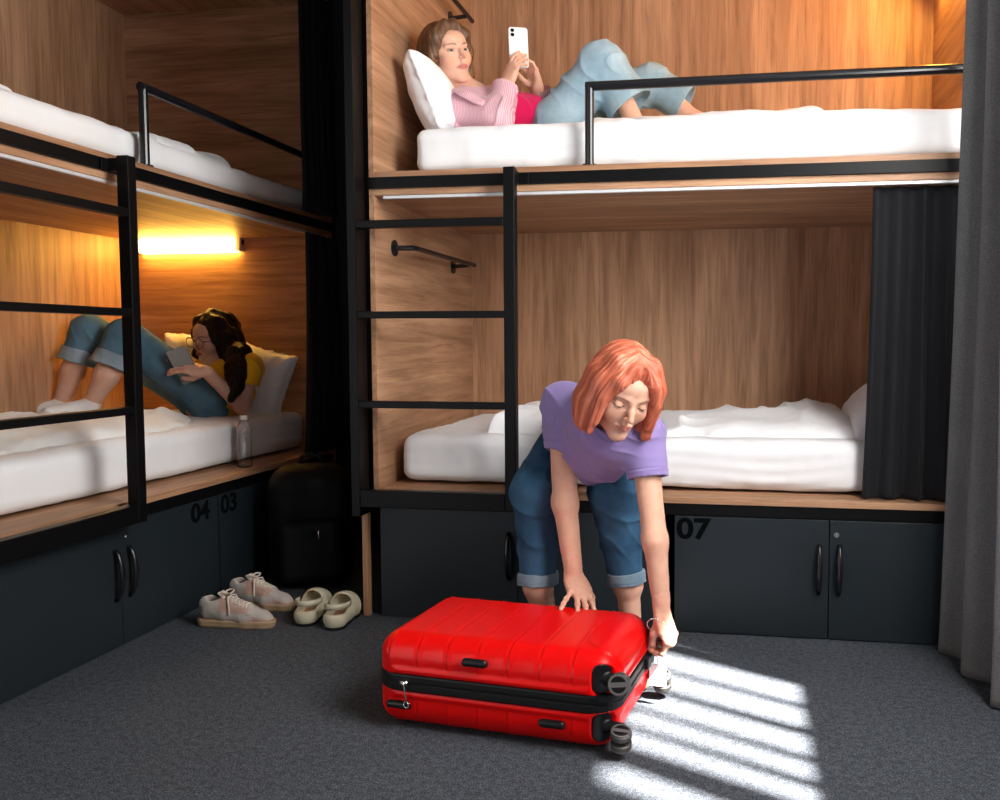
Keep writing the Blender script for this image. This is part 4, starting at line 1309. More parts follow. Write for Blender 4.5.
def hand(s, F, curls, thumb, size=1.0, spread=0.10, side=1, nails=None):
    """hand in frame F: origin at the wrist, y = towards the fingers, z = back of the hand, x = thumb side * side
    curls = per-finger (mcp, pip, dip) bend in radians (index .. little); thumb = list of points in hand coordinates"""
    q = size; w = lambda p: F.w((p[0] * side * q, p[1] * q, p[2] * q))
    # palm
    s.chain([w((0.000, -0.005, 0)), w((0.004, 0.030, 0)), w((0.006, 0.066, 0.000))], [0.0235 * q, 0.030 * q, 0.034 * q], 0.01, flat=(F.d((0, 0, 1)), 0.42))
    s.cone(w((0.020, 0.020, -0.006)), w((0.028, 0.045, -0.008)), 0.013 * q, 0.012 * q, 0.012)     # thumb root
    s.cone(w((-0.018, 0.020, -0.005)), w((-0.022, 0.055, -0.004)), 0.012 * q, 0.010 * q, 0.012)   # little finger pad
    base = [(0.029, 0.080), (0.010, 0.084), (-0.009, 0.080), (-0.026, 0.071)]
    seg = [(0.038, 0.023, 0.019), (0.043, 0.026, 0.020), (0.039, 0.024, 0.019), (0.031, 0.019, 0.017)]
    rad = [(0.0083, 0.0066), (0.0085, 0.0068), (0.0080, 0.0064), (0.0072, 0.0058)]
    tips = []
    for i in range(4):
        bx, by = base[i]
        a = spread * (1.5 - i) if not isinstance(spread, (list, tuple)) else spread[i]
        pts = [(bx * 0.85, by - 0.022, -0.001), (bx, by, 0.0)]
        ang = 0; p = [bx, by, 0.0]
        for j in range(3):
            ang += curls[i][j]
            L = seg[i][j]
            p = [p[0] + L * sin(a) * cos(ang), p[1] + L * cos(a) * cos(ang), p[2] - L * sin(ang)]
            pts.append(tuple(p))
        finger(s, [w(t_) for t_ in pts], rad[i][0] * q, rad[i][1] * q)
        s.ball(w(pts[1]), 0.0092 * q, 0.004)
        d = Vector(pts[-1]) - Vector(pts[-2]); 
        tips.append((w(pts[-1]), F.d((d[0] * side, d[1], d[2]))))
    tp = [w(t_) for t_ in thumb]
    s.chain(tp, [0.0125 * q, 0.0105 * q, 0.0090 * q, 0.0075 * q][:len(tp)], 0.006)
    tips.append((tp[-1], tuple(A3(tp[-1]) - A3(tp[-2]))))
    return tips

def fade_joint(s, c, n, side):
    """ease one skin piece under the other where they overlap; n points to the elbow"""
    c = A3(c); n = A3(n) / np.linalg.norm(A3(n))
    s.plane(c + n * 0.014 * side, n * side, c - 0.07, c + 0.07)
    s.bumpy(lambda P: -0.0018 * np.clip((side * ((P - c) @ n) + 0.007) / 0.02, 0, 1), 0.012, c - 0.06, c + 0.06)

def hair_strand_coords(F, mode='fall'):
    """strand coordinates: around the head and along the fall of the hair, stored as a colour"""
    def fn(V):
        L = F.loc(V)
        ang = np.arctan2(L[:, 0], L[:, 1] + 0.02)
        part = np.abs(L[:, 0])
        rr = np.sqrt(L[:, 0] ** 2 + (L[:, 1] + 0.02) ** 2)
        ac = (L[:, 1] + 0.02) / (part + 0.07)
        return np.stack([ac * 0.16 + 0.5 + 0.6 * (L[:, 0] > 0), 0.5 + L[:, 2] * 0.5, ac * 0.05 + rr * 0.25], 1)
    fn.layer = 'strand'
    return fn

def strands(F, amp, freq=55, seed=0.0, top=0.03):
    """grooves between locks of hair, running down from the crown"""
    def fn(P):
        L = F.loc(P)
        ang = (L[:, 1] + 0.02) / (np.abs(L[:, 0]) + 0.07) * 1.1 + (L[:, 0] > 0) * 1.7
        w = 1.2 * vnoise(L * A3((14, 14, 7)) + seed)
        lock = np.sin(ang * freq * 0.35 + 3 * w)
        fine = np.sin(ang * freq + 5 * w)
        fade = np.clip(np.abs(L[:, 0]) / 0.015, 0.3, 1)
        return amp * fade * (0.7 * lock + 0.45 * fine) + amp * 0.6 * vnoise(L * 50 + seed)
    return fn

# ================================================================== the woman with the red suitcase
NAILC = (0.66, 0.36, 0.30)
def tint_extremities(C, V, tips, col, r=0.0075):
    for p, d in tips:
        d = A3(d); d = d / (np.linalg.norm(d) + 1e-9)
        c = A3(p) + d * 0.001
        m = (((V - c) ** 2).sum(1) < r * r)
        C[m] = C[m] * 0.4 + A3(col) * 0.6
    return C

def woman_with_suitcase():
    root = thing('person', 'red-haired woman in a lilac T-shirt and blue jeans bending over the red suitcase', 'person', (-0.42, 3.02, 0.644))
    inv = Matrix.Translation(-Vector(root.location))
    def fix(o):
        o.location = -Vector(root.location); return o
    skin = (0.62, 0.345, 0.245)
    HF = frame_fu((-0.3117, 2.287, 0.8526), (0.4105, -0.7901, -0.4552), (0.4049, -0.4099, 0.8173))
    neck = (-0.3762, 2.412, 0.7646)
    # ---- head
    s = SDF(A3(HF.o) - 0.17, A3(HF.o) + 0.17, 0.0021)
    head(s, HF, lids=0.86, neck_to=neck, smile=0.002)
    pieces = [s.extract()]
    # ---- hands
    W1 = A3((-0.4722, 2.467, 0.3034)); D1 = A3((-0.4273, 2.364, 0.2456)) - W1
    H1 = frame_fu(W1, D1, (0.05, 0.0, 1.0))
    el1 = (-0.5001, 2.477, 0.5166)
    s = SDF(W1 - 0.14 + A3((0, -0.07, -0.03)), W1 + A3((0.12, 0.10, 0.10)), 0.0019)
    tips1 = hand(s, H1, [(0.10, 0.35, 0.20), (0.06, 0.40, 0.25), (0.06, 0.40, 0.25), (0.0, 0.30, 0.2)], [(0.018, 0.018, -0.006), (0.040, 0.042, -0.016), (0.047, 0.068, -0.024), (0.046, 0.090, -0.030)], 0.92, [0.13, 0.02, -0.10, -0.62], -1)
    s.cone(H1.w((0, 0.004, 0)), el1, 0.0255, 0.036, 0.012, flat=(H1.d((0, 0, 1)), 0.86))
    cut1 = W1 + (A3(el1) - W1) * 0.3; n1 = (A3(el1) - W1)
    s.plane(cut1 + n1 * 0.08, n1, (-9, -9, -9), (9, 9, 9)); fade_joint(s, cut1, n1, 1)
    s.bumpy(lambda P: 0.0006 * vnoise(P * 120) + 0.0012 * np.abs(vnoise(P * A3((45, 45, 20)))), 0.01)
    pieces.append(s.extract())
    W2 = A3((-0.2057, 2.335, 0.2517))
    H2 = frame_fu(W2, (0.3573, -0.1246, -0.9257), (0.8752, -0.4075, 0.2608))
    el2 = (-0.2255, 2.335, 0.4502)
    s = SDF(W2 - A3((0.12, 0.13, 0.17)), W2 + A3((0.12, 0.12, 0.10)), 0.0019)
    tips2 = hand(s, H2, [(0.75, 1.05, 0.45), (0.95, 1.25, 0.6), (1.05, 1.35, 0.7), (1.10, 1.35, 0.7)], [(0.018, 0.018, -0.010), (0.034, 0.048, -0.030), (0.030, 0.072, -0.048), (0.018, 0.090, -0.058)], 0.92, [0.02, 0.0, -0.02, -0.04], 1)
    s.cone(H2.w((0, 0.004, 0)), el2, 0.0245, 0.036, 0.012, flat=(H2.d((0, 0, 1)), 0.85))
    cut2 = W2 + (A3(el2) - W2) * 0.3; n2 = (A3(el2) - W2)
    s.plane(cut2 + n2 * 0.08, n2, (-9, -9, -9), (9, 9, 9)); fade_joint(s, cut2, n2, 1)
    s.bumpy(lambda P: 0.0006 * vnoise(P * 120) + 0.0010 * np.abs(vnoise(P * A3((45, 45, 20)))), 0.01)
    pieces.append(s.extract())
    # ---- the rest of the body
    sh1 = (-0.5109, 2.504, 0.8012); sh2 = (-0.2658, 2.398, 0.7289); hip = (-0.5045, 2.968, 0.735)
    flatn = (0.3461, 0.1194, 0.9306)
    s = SDF((-0.86, 2.16, -0.01), (-0.03, 3.20, 0.98), 0.0036)
    s.cone(neck, hip, 0.078, 0.080, 0.04, flat=(flatn, 0.72))
    s.cone(sh1, sh2, 0.046, 0.042, 0.04)
    s.cone(HF.w((0, -0.02, -0.07)), neck, 0.045, 0.055, 0.03)
    s.chain([sh1, el1, tuple(cut1 - n1 * 0.08)], [0.044, 0.036, 0.02865], 0.02, flat=(H1.d((0, 0, 1)), 0.78 + 0.08))
    s.chain([sh2, el2, tuple(cut2 - n2 * 0.08)], [0.043, 0.036, 0.02795], 0.02, flat=(H2.d((0, 0, 1)), 0.85))
    fade_joint(s, cut1, n1, -1); fade_joint(s, cut2, n2, -1)
    s.ball(hip, 0.085, 0.05)
    for hp, kn, cf, an, toe, fa in (((-0.5548, 2.94, 0.7434), (-0.6021, 2.571, 0.5147), (-0.5993, 2.554, 0.2501), (-0.5734, 2.588, 0.0835), (-0.5411, 2.427, 0.0219), 0.040),
                                ((-0.4475, 2.957, 0.7366), (-0.3617, 2.57, 0.5098), (-0.3281, 2.569, 0.2584), (-0.3182, 2.59, 0.0848), (-0.2754, 2.43, 0.02), 0.038)):
        s.chain([hp, kn], [0.072, 0.055], 0.03)
        s.chain([kn, cf], [0.052, 0.046], 0.02)
        s.cone(cf, an, 0.045 if fa > 0.039 else 0.036, 0.030, 0.01)
        heel = (an[0], an[1] + 0.035, 0.028)
        s.cone(an, heel, 0.030, 0.027, 0.02)
        s.cone(heel, (toe[0], toe[1], 0.022), 0.028, 0.022, 0.02)
        s.cone(an, (toe[0], toe[1], 0.026), 0.030, 0.020, 0.03)
    s.plane((0, 0, 0.001), (0, 0, -1), (-9, -9, -9), (9, 9, 0.1))
    s.bumpy(lambda P: 0.0006 * vnoise(P * 60), 0.01)
    pieces.append(s.extract())
    tat = A3((-0.5488, 2.52, 0.2167))
    def col(V):
        C = face_tint(V, HF, skin, (0.46, 0.16, 0.13), (0.16, 0.075, 0.045), lids=0.86, blush=0.35, smile=0.002)
        # pinker hands and elbows
        for c, r in ((W1, 0.13), (W2, 0.13), (A3(el2), 0.05), (A3(el1), 0.05)):
            m = np.clip(1 - np.sqrt(((V - c) ** 2).sum(1)) / r, 0, 1)[:, None] * 0.55
            C = C * (1 - m) + A3((0.62, 0.28, 0.20)) * m
        C = tint_extremities(C, V, tips1, (0.72, 0.45, 0.38), 0.0065)
        C = tint_extremities(C, V, tips2, (0.72, 0.45, 0.38), 0.0065)
        # small dark tattoo above the ankle
        d = V - tat
        q = np.abs(np.sin(d[:, 0] * 260 + 2 * np.sin(d[:, 2] * 300)))
        m = (np.sqrt((d[:, [0, 2]] ** 2).sum(1)) < 0.022) & (d[:, 1] < 0.05) & (q < 0.22) & (V[:, 2] < 0.3)
        C[m] = (0.05, 0.05, 0.06)
        return C
    fix(join_mesh('body', pieces, SKIN, root, col))
    # ---- hair: chin-length copper bob with a centre parting
    s = SDF(A3(HF.o) - 0.19, A3(HF.o) + 0.19, 0.0022)
    w = HF.w
    s.ell(w((0, -0.018, 0.040)), (0.079, 0.102, 0.090), HF)
    s.ell(w((0, -0.050, -0.015)), (0.084, 0.072, 0.096), HF, 0.03)
    for sx in (-1, 1):
        s.chain([w((sx * 0.050, 0.030, 0.085)), w((sx * 0.075, 0.030, 0.030)), w((sx * 0.080, 0.032, -0.030)), w((sx * 0.084, 0.050 if sx > 0 else 0.056, -0.088))], [0.030, 0.030, 0.030, 0.017], 0.025, flat=(HF.d((1, 0.15, 0)), 0.8))
        s.chain([w((sx * 0.070, -0.020, 0.030)), w((sx * 0.080, -0.015, -0.040)), w((sx * 0.078, 0.005, -0.098))], [0.032, 0.032, 0.022], 0.025)
        s.chain([w((sx * 0.012, 0.066, 0.094)), w((sx * 0.046, 0.074, 0.062)), w((sx * 0.070, 0.062, 0.005)), w((sx * 0.076, 0.066, -0.060))], [0.016, 0.017, 0.017, 0.010], 0.015)
    # inner hollow where the face and neck are, and the parting groove
    s.ell(w((0, 0.075, -0.030)), (0.057, 0.075, 0.088), HF, 0.010, 'cut')
    s.ell(w((0, 0.03, -0.12)), (0.060, 0.085, 0.065), HF, 0.010, 'cut')
    s.cone(w((-0.002, 0.115, 0.01)), w((-0.004, 0.104, 0.084)), 0.044, 0.028, 0.012, 'cut')
    s.chain([w((0.001, 0.094, 0.082)), w((0.0, 0.062, 0.126)), w((0, 0.0, 0.146)), w((0, -0.04, 0.142))], [0.008, 0.009, 0.007, 0.003], 0.008, 'cut')
    # uneven ends
    s.bumpy(lambda P: (lambda L: 0.008 * vnoise(np.stack([np.arctan2(L[:, 0], L[:, 1]) * 9, L[:, 2] * 0, L[:, 2] * 0], 1)) * np.clip((-0.05 - L[:, 2]) / 0.04, 0, 1))(HF.loc(P)), 0.02)
    s.bumpy(strands(HF, 0.0018, 62), 0.02)
    def part(g):
        L = (g - HF.o) @ HF.R
        return L
    HAIR_C = hairmat('copper_hair', (0.24, 0.038, 0.018), (0.48, 0.110, 0.055), (0.74, 0.28, 0.16))
    fix(s.mesh('hair', HAIR_C, root, hair_strand_coords(HF)))
    # ---- T-shirt
    LILAC = cloth('lilac_jersey', (0.235, 0.175, 0.385), var=0.05, weave=900, bump=0.08)
    s = SDF((-0.80, 2.20, 0.52), (-0.08, 3.18, 1.02), 0.003)
    s.cone((-0.3722, 2.422, 0.7526), (-0.4266, 2.655, 0.7304), 0.128, 0.155, 0.04, flat=(flatn, 0.80))
    s.cone((-0.4265, 2.655, 0.7243), (-0.4975, 2.968, 0.7145), 0.150, 0.135, 0.04, flat=((0, 0, 1), 0.85))
    s.cone(sh1, sh2, 0.064, 0.062, 0.05)
    s.cone((-0.3525, 2.404, 0.7324), (-0.3932, 2.502, 0.6348), 0.085, 0.058, 0.07)
    s.cone((-0.404, 2.515, 0.6971), (-0.4128, 2.57, 0.6283), 0.105, 0.070, 0.06)
    s.cone((-0.4538, 2.547, 0.6926), (-0.5297, 2.788, 0.6972), 0.10, 0.10, 0.05)
    sv1 = A3(el1) - A3(sh1); sv2 = A3(el2) - A3(sh2)
    e1_, e2_ = tuple(A3(sh1) + sv1 * 0.44), tuple(A3(sh2) + sv2 * 0.42)
    s.sleeve(sh1, e1_, 0.063, 0.057, 0.007, 0.03, 0.05)
    s.sleeve(sh2, e2_, 0.061, 0.0575, 0.008, 0.03, 0.05)
    # neckline: a ring of ribbing round the neck
    nb = A3(neck); nd = A3(HF.w((0, -0.02, -0.07))) - nb; nd /= np.linalg.norm(nd)
    s.cone(tuple(nb + nd * 0.015), tuple(nb + nd * 0.052), 0.078, 0.070, 0.02)
    s.cone(tuple(nb - nd * 0.02), tuple(nb + nd * 0.20), 0.050, 0.056, 0.004, 'cut')
    s.plane(tuple(nb + nd * 0.068), nd, nb - 0.16, nb + 0.16) if False else None
    front = A3((-0.3365, 2.295, 0.7304))
    def folds(P):
        d = 0.0045 * vnoise(P * A3((9, 9, 9)) + 3)
        # drape folds hanging from the shoulders to the lowest point of the cloth
        d += ridged(P, 0.017, (0.8938, -0.2966, -0.3364), 48, 3.0, 6.0, 2.0) * np.clip(vnoise(P * 6 + 5) + 0.45, 0, 1)
        d += ridged(P, 0.012, (0.476, -0.0694, 0.8767), 60, 3.0, 7.0, 8.0) * np.clip(vnoise(P * 7 + 15) + 0.2, 0, 1)
        return d - 0.007
    s.bumpy(folds, 0.035)
    # seams at the sleeve heads and hems
    def seams(P):
        d = np.zeros(len(P), np.float32)
        for a, b, t0 in ((A3(sh1), A3(e1_), 0.86), (A3(sh2), A3(e2_), 0.86)):
            n = (b - a); L = np.linalg.norm(n); n = n / L
            t = (P - a) @ n
            rr = np.sqrt(((P - a - t[:, None] * n) ** 2).sum(1))
            d += (0.0016 * np.exp(-((t - L * t0) / 0.0022) ** 2) - 0.0022 * np.exp(-((t - L * t0 + 0.004) / 0.002) ** 2)) * (rr < 0.075)
        return d
    s.bumpy(seams, 0.012)
    s.bumpy(lambda P: 0.0014 * np.cos(((P - nb) @ nd - 0.055) * 600) * np.clip(((P - nb) @ nd - 0.046) / 0.004, 0, 1) * (np.sqrt(((P - nb - ((P - nb) @ nd)[:, None] * nd) ** 2).sum(1)) < 0.09), 0.012)
    fix(s.mesh('t_shirt', LILAC, root))
    # ---- jeans
    DENIM = denim('mid_blue_denim', (0.010, 0.034, 0.075), (0.045, 0.125, 0.215))
    CUFF = denim('denim_reverse', (0.10, 0.15, 0.20), (0.20, 0.27, 0.33))
    s = SDF((-0.86, 2.40, 0.18), (-0.06, 3.24, 0.98), 0.0033)
    s.cone((-0.5297, 2.993, 0.7118), (-0.4752, 3.002, 0.7118), 0.108, 0.108, 0.04)
    legs = (((-0.5475, 2.919, 0.718), (-0.6023, 2.572, 0.5297), (-0.5994, 2.555, 0.2622), 0.084, 0.078, 0.0535), ((-0.4509, 2.935, 0.7113), (-0.3619, 2.571, 0.5217), (-0.3341, 2.569, 0.2732), 0.086, 0.079, 0.0495))
    for hp, kn, cf, r0, r1, r2 in legs:
        s.cone(hp, kn, r0, r1, 0.04)
        s.sleeve(kn, cf, r1 - 0.006, r2, 0.007, 0.03, 0.03)
    def jf(P):
        d = 0.004 * vnoise(P * 10 + 20)
        for hp, kn, cf, r0, r1, r2 in legs:
            k = A3(kn)
            r = np.sqrt(((P - k) ** 2).sum(1))
            m = np.exp(-((r - 0.085) / 0.05) ** 2)
            d += ridged(P, 0.007, (0.4335, -0.3996, 0.8078), 42, 3.5, 6.0, 4.0) * m
            h = A3(cf); m2 = np.clip((0.14 - np.abs(P[:, 2] - h[2] - 0.09)) / 0.14, 0, 1) * (P[:, 1] < 2.9)
            d += ridged(P, 0.007, (0.4909, 0.1388, 0.8601), 46, 3.0, 8.0, 14.0) * m2 * 0.6
            # side seam
            ax = (h - k); ax = ax / np.linalg.norm(ax)
            q = P - k; t = q @ ax; q = q - t[:, None] * ax
            ang = np.arctan2(q @ A3((0.9864, 0.1642, 0)), q @ A3((0.1639, -0.9843, 0.0653)))
            a0 = 1.05 if kn[0] > -0.5 else -1.25
            d += 0.0022 * np.exp(-((ang - a0) / 0.06) ** 2) * (t > -0.02) * (np.sqrt((q ** 2).sum(1)) < 0.1)
        return d
    s.bumpy(jf, 0.025)
    jeans = fix(s.mesh('jeans', DENIM, root))
    for hp, kn, cf, r0, r1, r2 in legs:
        a, b = A3(kn), A3(cf); n = (b - a) / np.linalg.norm(b - a)
        s = SDF(b - 0.09, b + 0.09, 0.0026)
        s.sleeve(tuple(b - n * 0.026), tuple(b + n * 0.008), r2 + 0.0085, r2 + 0.010, 0.009, 0.0, 0.06)
        s.plane(tuple(b - n * 0.028), tuple(-n), b - 0.09, b + 0.09)
        s.bumpy(lambda P: 0.0022 * vnoise(P * 40) - 0.0018 * np.exp(-((((P - b) @ n) - 0.001) / 0.0018) ** 2), 0.012)
        c = s.mesh('jeans_cuff', CUFF, jeans)
        c.location = (0, 0, 0)
        c['label'] = 'turned-up pale cuff'
    # ---- bracelet
    bm = bmesh.new()
    cen = Vector((-0.2168, 2.311, 0.2231)); e1 = Vector((0.9994, -0.032, 0.0128)); e2 = Vector((-0.2157, -0.3386, 0.9159))
    for k in range(26):
        a = 2 * pi * k / 26; b = 2 * pi * (k + 1) / 26
        pa = cen + e1 * (0.026 * cos(a)) + e2 * (0.024 * sin(a)); pb = cen + e1 * (0.026 * cos(b)) + e2 * (0.024 * sin(b))
        tube(bm, [pa, (pa + pb) / 2, pb], [0.0010, 0.0019, 0.0010], 6)
    fix(bobj('bracelet', bm, CHROME, root, smooth=True))
    return root
woman_with_suitcase()

# ================================================================== the woman with the phone on the top bed
def woman_with_phone():
    root = thing('person', 'woman in a pink shirt and pale jeans lying on the top bed, holding a phone', 'person', (-0.8, 3.35, 1.74))
    def fix(o):
        o.location = -Vector(root.location); return o
    skin = (0.70, 0.40, 0.285)
    HF = frame_fu((-1.107, 3.26, 2.054), (0.7746, -0.6321, 0.0191), (-0.3401, -0.0455, 0.9393))
    neck = (-1.023, 3.325, 1.905)
    pieces = []
    s = SDF(A3(HF.o) - 0.17, A3(HF.o) + 0.17, 0.0024)
    head(s, HF, lids=0.12, neck_to=neck)
    pieces.append(s.extract())
    # near hand (her right) behind the phone, far hand in front of it
    W1 = A3((-0.8761, 3.249, 1.93)); H1 = frame_fu(W1, (0.3374, 0.1181, 0.9339), (-0.4944, -0.8164, 0.2986))
    el1 = (-0.8911, 3.176, 1.785)
    s = SDF(W1 - A3((0.12, 0.12, 0.10)), W1 + A3((0.14, 0.14, 0.17)), 0.0021)
    tips1 = hand(s, H1, [(0.12, 0.30, 0.20), (0.35, 0.35, 0.25), (0.45, 0.40, 0.25), (0.50, 0.45, 0.30)], [(0.018, 0.018, -0.006), (0.034, 0.045, -0.022), (0.042, 0.066, -0.034), (0.042, 0.088, -0.044)], 0.95, [0.05, 0.12, 0.20, 0.30], -1)
    s.cone(H1.w((0, 0.004, 0)), el1, 0.0245, 0.034, 0.012)
    c1 = W1 + (A3(el1) - W1) * 0.3; n1 = A3(el1) - W1; s.plane(c1 + n1 * 0.12, n1, (-9, -9, -9), (9, 9, 9)); fade_joint(s, c1, n1, 1)
    pieces.append(s.extract())
    W2 = A3((-0.7957, 3.428, 1.964)); H2 = frame_fu(W2, (-0.3221, 0.1102, 0.9403), (0.669, 0.7398, 0.0713))
    el2 = (-0.7655, 3.488, 1.875)
    s = SDF(W2 - A3((0.14, 0.12, 0.10)), W2 + A3((0.12, 0.12, 0.17)), 0.0021)
    tips2 = hand(s, H2, [(0.35, 0.95, 0.5), (0.30, 0.8, 0.5), (0.30, 0.8, 0.5), (0.35, 0.9, 0.5)], [(0.018, 0.018, -0.008), (0.034, 0.045, -0.022), (0.040, 0.070, -0.034), (0.038, 0.088, -0.044)], 0.95, [0.12, 0.05, -0.05, -0.14], 1)
    s.cone(H2.w((0, 0.004, 0)), el2, 0.0245, 0.034, 0.012)
    c2 = W2 + (A3(el2) - W2) * 0.3; n2 = A3(el2) - W2; s.plane(c2 + n2 * 0.12, n2, (-9, -9, -9), (9, 9, 9)); fade_joint(s, c2, n2, 1)
    pieces.append(s.extract())
    sh1 = (-1.055, 3.214, 1.844); sh2 = (-1.006, 3.513, 1.938); hip = (-0.7132, 3.411, 1.816)
    legs = (((-0.678, 3.336, 1.811), (-0.5317, 3.378, 2.083), (-0.388, 3.361, 1.776), (-0.3671, 3.343, 1.756)),
            ((-0.6753, 3.522, 1.864), (-0.3667, 3.586, 2.055), (-0.1984, 3.581, 1.863), (-0.1747, 3.584, 1.843)))
    s = SDF((-1.25, 3.0, 1.66), (0.16, 3.78, 2.30), 0.005)
    s.chain([neck, (-0.9981, 3.346, 1.849), hip], [0.080, 0.11, 0.080], 0.05, flat=((0, 0.1, 1), 0.70))
    s.cone(HF.w((0, -0.018, -0.06)), neck, 0.048, 0.056, 0.03)
    s.cone(sh1, sh2, 0.048, 0.048, 0.05)
    s.chain([sh1, el1, tuple(c1)], [0.044, 0.034, 0.0274], 0.02)
    s.chain([sh2, el2, tuple(c2)], [0.044, 0.034, 0.0274], 0.02)
    fade_joint(s, c1, n1, -1); fade_joint(s, c2, n2, -1)
    for hp, kn, an, heel in legs:
        kn2 = tuple(A3(kn) - A3((0, 0, 0.05)))
        s.chain([hp, kn2], [0.070, 0.050], 0.03)
        s.chain([kn2, an], [0.046, 0.031], 0.02)
        toe = (an[0] + 0.17, an[1], heel[2] - 0.01)
        s.cone(an, toe, 0.030, 0.018, 0.02); s.cone(heel, toe, 0.024, 0.018, 0.02)
    pieces.append(s.extract())
    def col(V):
        C = face_tint(V, HF, skin, (0.50, 0.16, 0.14), (0.20, 0.11, 0.06), iris=(0.06, 0.035, 0.02), lids=0.12, blush=0.45, gaze=(0.55, 0.1), shadow=(0.40, 0.20, 0.14))
        C = tint_extremities(C, V, tips1, (0.85, 0.33, 0.10), 0.0085)
        C = tint_extremities(C, V, tips2, (0.85, 0.33, 0.10), 0.0085)
        return C
    fix(join_mesh('body', pieces, SKIN, root, col))
    # ---- hair: long, brown with fair streaks, swept back
    w = HF.w
    s = SDF(A3(HF.o) - A3((0.22, 0.2, 0.30)), A3(HF.o) + 0.2, 0.0026)
    s.ell(w((0, -0.022, 0.038)), (0.081, 0.104, 0.090), HF)
    s.ell(w((0, -0.055, -0.01)), (0.078, 0.070, 0.095), HF, 0.03)
    for sx in (-1, 1):
        s.chain([w((sx * 0.020, 0.055, 0.100)), w((sx * 0.062, 0.045, 0.060)), w((sx * 0.080, 0.018, 0.0)), w((sx * 0.080, -0.010, -0.070)), w((sx * 0.066, -0.035, -0.15)), w((sx * 0.05, -0.04, -0.20))], [0.020, 0.022, 0.022, 0.024, 0.022, 0.010], 0.02)
        s.chain([w((sx * 0.070, -0.030, 0.020)), w((sx * 0.078, -0.045, -0.070)), w((sx * 0.05, -0.06, -0.17))], [0.03, 0.03, 0.018], 0.02)
    s.ell(w((0, 0.080, -0.022)), (0.061, 0.075, 0.098), HF, 0.008, 'cut')
    s.ell(w((0, 0.05, -0.13)), (0.056, 0.085, 0.075), HF, 0.010, 'cut')
    s.chain([w((0.004, 0.094, 0.082)), w((0.0, 0.062, 0.122)), w((0, 0.0, 0.138))], [0.006, 0.006, 0.003], 0.006, 'cut')
    s.bumpy(strands(HF, 0.0016, 50, 3.0), 0.02)
    HB = hairmat('brown_hair_fair_streaks', (0.035, 0.014, 0.006), (0.10, 0.044, 0.019), (0.28, 0.145, 0.065))
    fix(s.mesh('hair', HB, root, hair_strand_coords(HF)))
    # ---- shirt
    PINK = cloth('pink_striped_cotton', (0.66, 0.36, 0.42), var=0.05, weave=700, bump=0.08)
    t_ = NT(PINK)
    wv = t_.n('ShaderNodeTexWave', wave_type='BANDS'); wv.inputs['Scale'].default_value = 55.0
    t_.l(t_.coords((1, 0.3, 0.6)), wv.inputs['Vector'])
    cc_ = t_.mix(1.0, t_.ramp(wv.outputs[1], [(0.45, (0.60, 0.28, 0.35)), (0.6, (0.74, 0.50, 0.54))]), t_.ramp(t_.noise(t_.coords(), 8, 3), [(0.3, (0.93, 0.93, 0.93)), (0.7, (1.05, 1.05, 1.05))]), 'MULTIPLY')
    t_.l(cc_, t_.b.inputs['Base Color'])
    s = SDF((-1.20, 3.02, 1.66), (-0.42, 3.76, 2.12), 0.0032)
    s.chain([(-1.014, 3.345, 1.88), (-0.9487, 3.354, 1.849), (-0.8585, 3.388, 1.831)], [0.105, 0.122, 0.100], 0.05, flat=((0, 0.1, 1), 0.70))
    s.cone(sh1, sh2, 0.060, 0.058, 0.06)
    s.cone(sh1, el1, 0.062, 0.058, 0.04)
    s.cone(sh2, el2, 0.060, 0.058, 0.04)
    # open front: cut a V from the neck down the chest
    ctr = A3((-1.014, 3.347, 1.914)); 
    s.chain([tuple(A3(neck) + A3((-0.01, 0, 0.05))), (-0.9419, 3.36, 1.922), (-0.8543, 3.373, 1.903), (-0.7591, 3.388, 1.88)], [0.062, 0.042, 0.040, 0.05], 0.01, 'cut')
    s.cone(HF.w((0, -0.01, -0.08)), neck, 0.060, 0.064, 0.006, 'cut')
    s.cone(sh1, el1, 0.060, 0.056, 0.02)
    s.cone(sh2, el2, 0.058, 0.060, 0.02)
    for el, W in ((el1, W1), (el2, W2)):
        e = A3(el); v = W - e
        s.sleeve(tuple(e), tuple(e + v * 0.88), 0.056, 0.046, 0.006, 0.03, 0.05)
    s.bumpy(lambda P: 0.005 * vnoise(P * 11 + 2) + ridged(P, 0.018, (0.7563, -0.1461, 0.6377), 40, 4.0, 8.0, 1.0) * np.clip(vnoise(P * 7 + 3) + 0.5, 0, 1) + ridged(P, 0.012, (0.9449, -0.1677, -0.2812), 60, 4.0, 9.0, 5.0) * np.clip(vnoise(P * 8 + 9) + 0.2, 0, 1) - 0.003, 0.03)
    shirt = fix(s.mesh('shirt', PINK, root))
    # collar leaves
    for sg, pts in ((1, [(-1.046, 3.189, 1.903), (-0.9974, 3.144, 1.878), (-0.9513, 3.14, 1.849), (-0.9218, 3.154, 1.823)]), (-1, [(-1.028, 3.45, 1.97), (-0.9781, 3.418, 1.966), (-0.9307, 3.363, 1.938), (-0.9194, 3.321, 1.896)])):
        s = SDF(np.min(np.array(pts), 0) - 0.05, np.max(np.array(pts), 0) + 0.05, 0.0028)
        s.chain(pts, [0.022, 0.026, 0.024, 0.006], 0.008, flat=((0.2813, -0.461, 0.8416), 0.35))
        s.bumpy(lambda P: 0.002 * vnoise(P * 30), 0.01)
        c = s.mesh('collar', PINK, shirt)
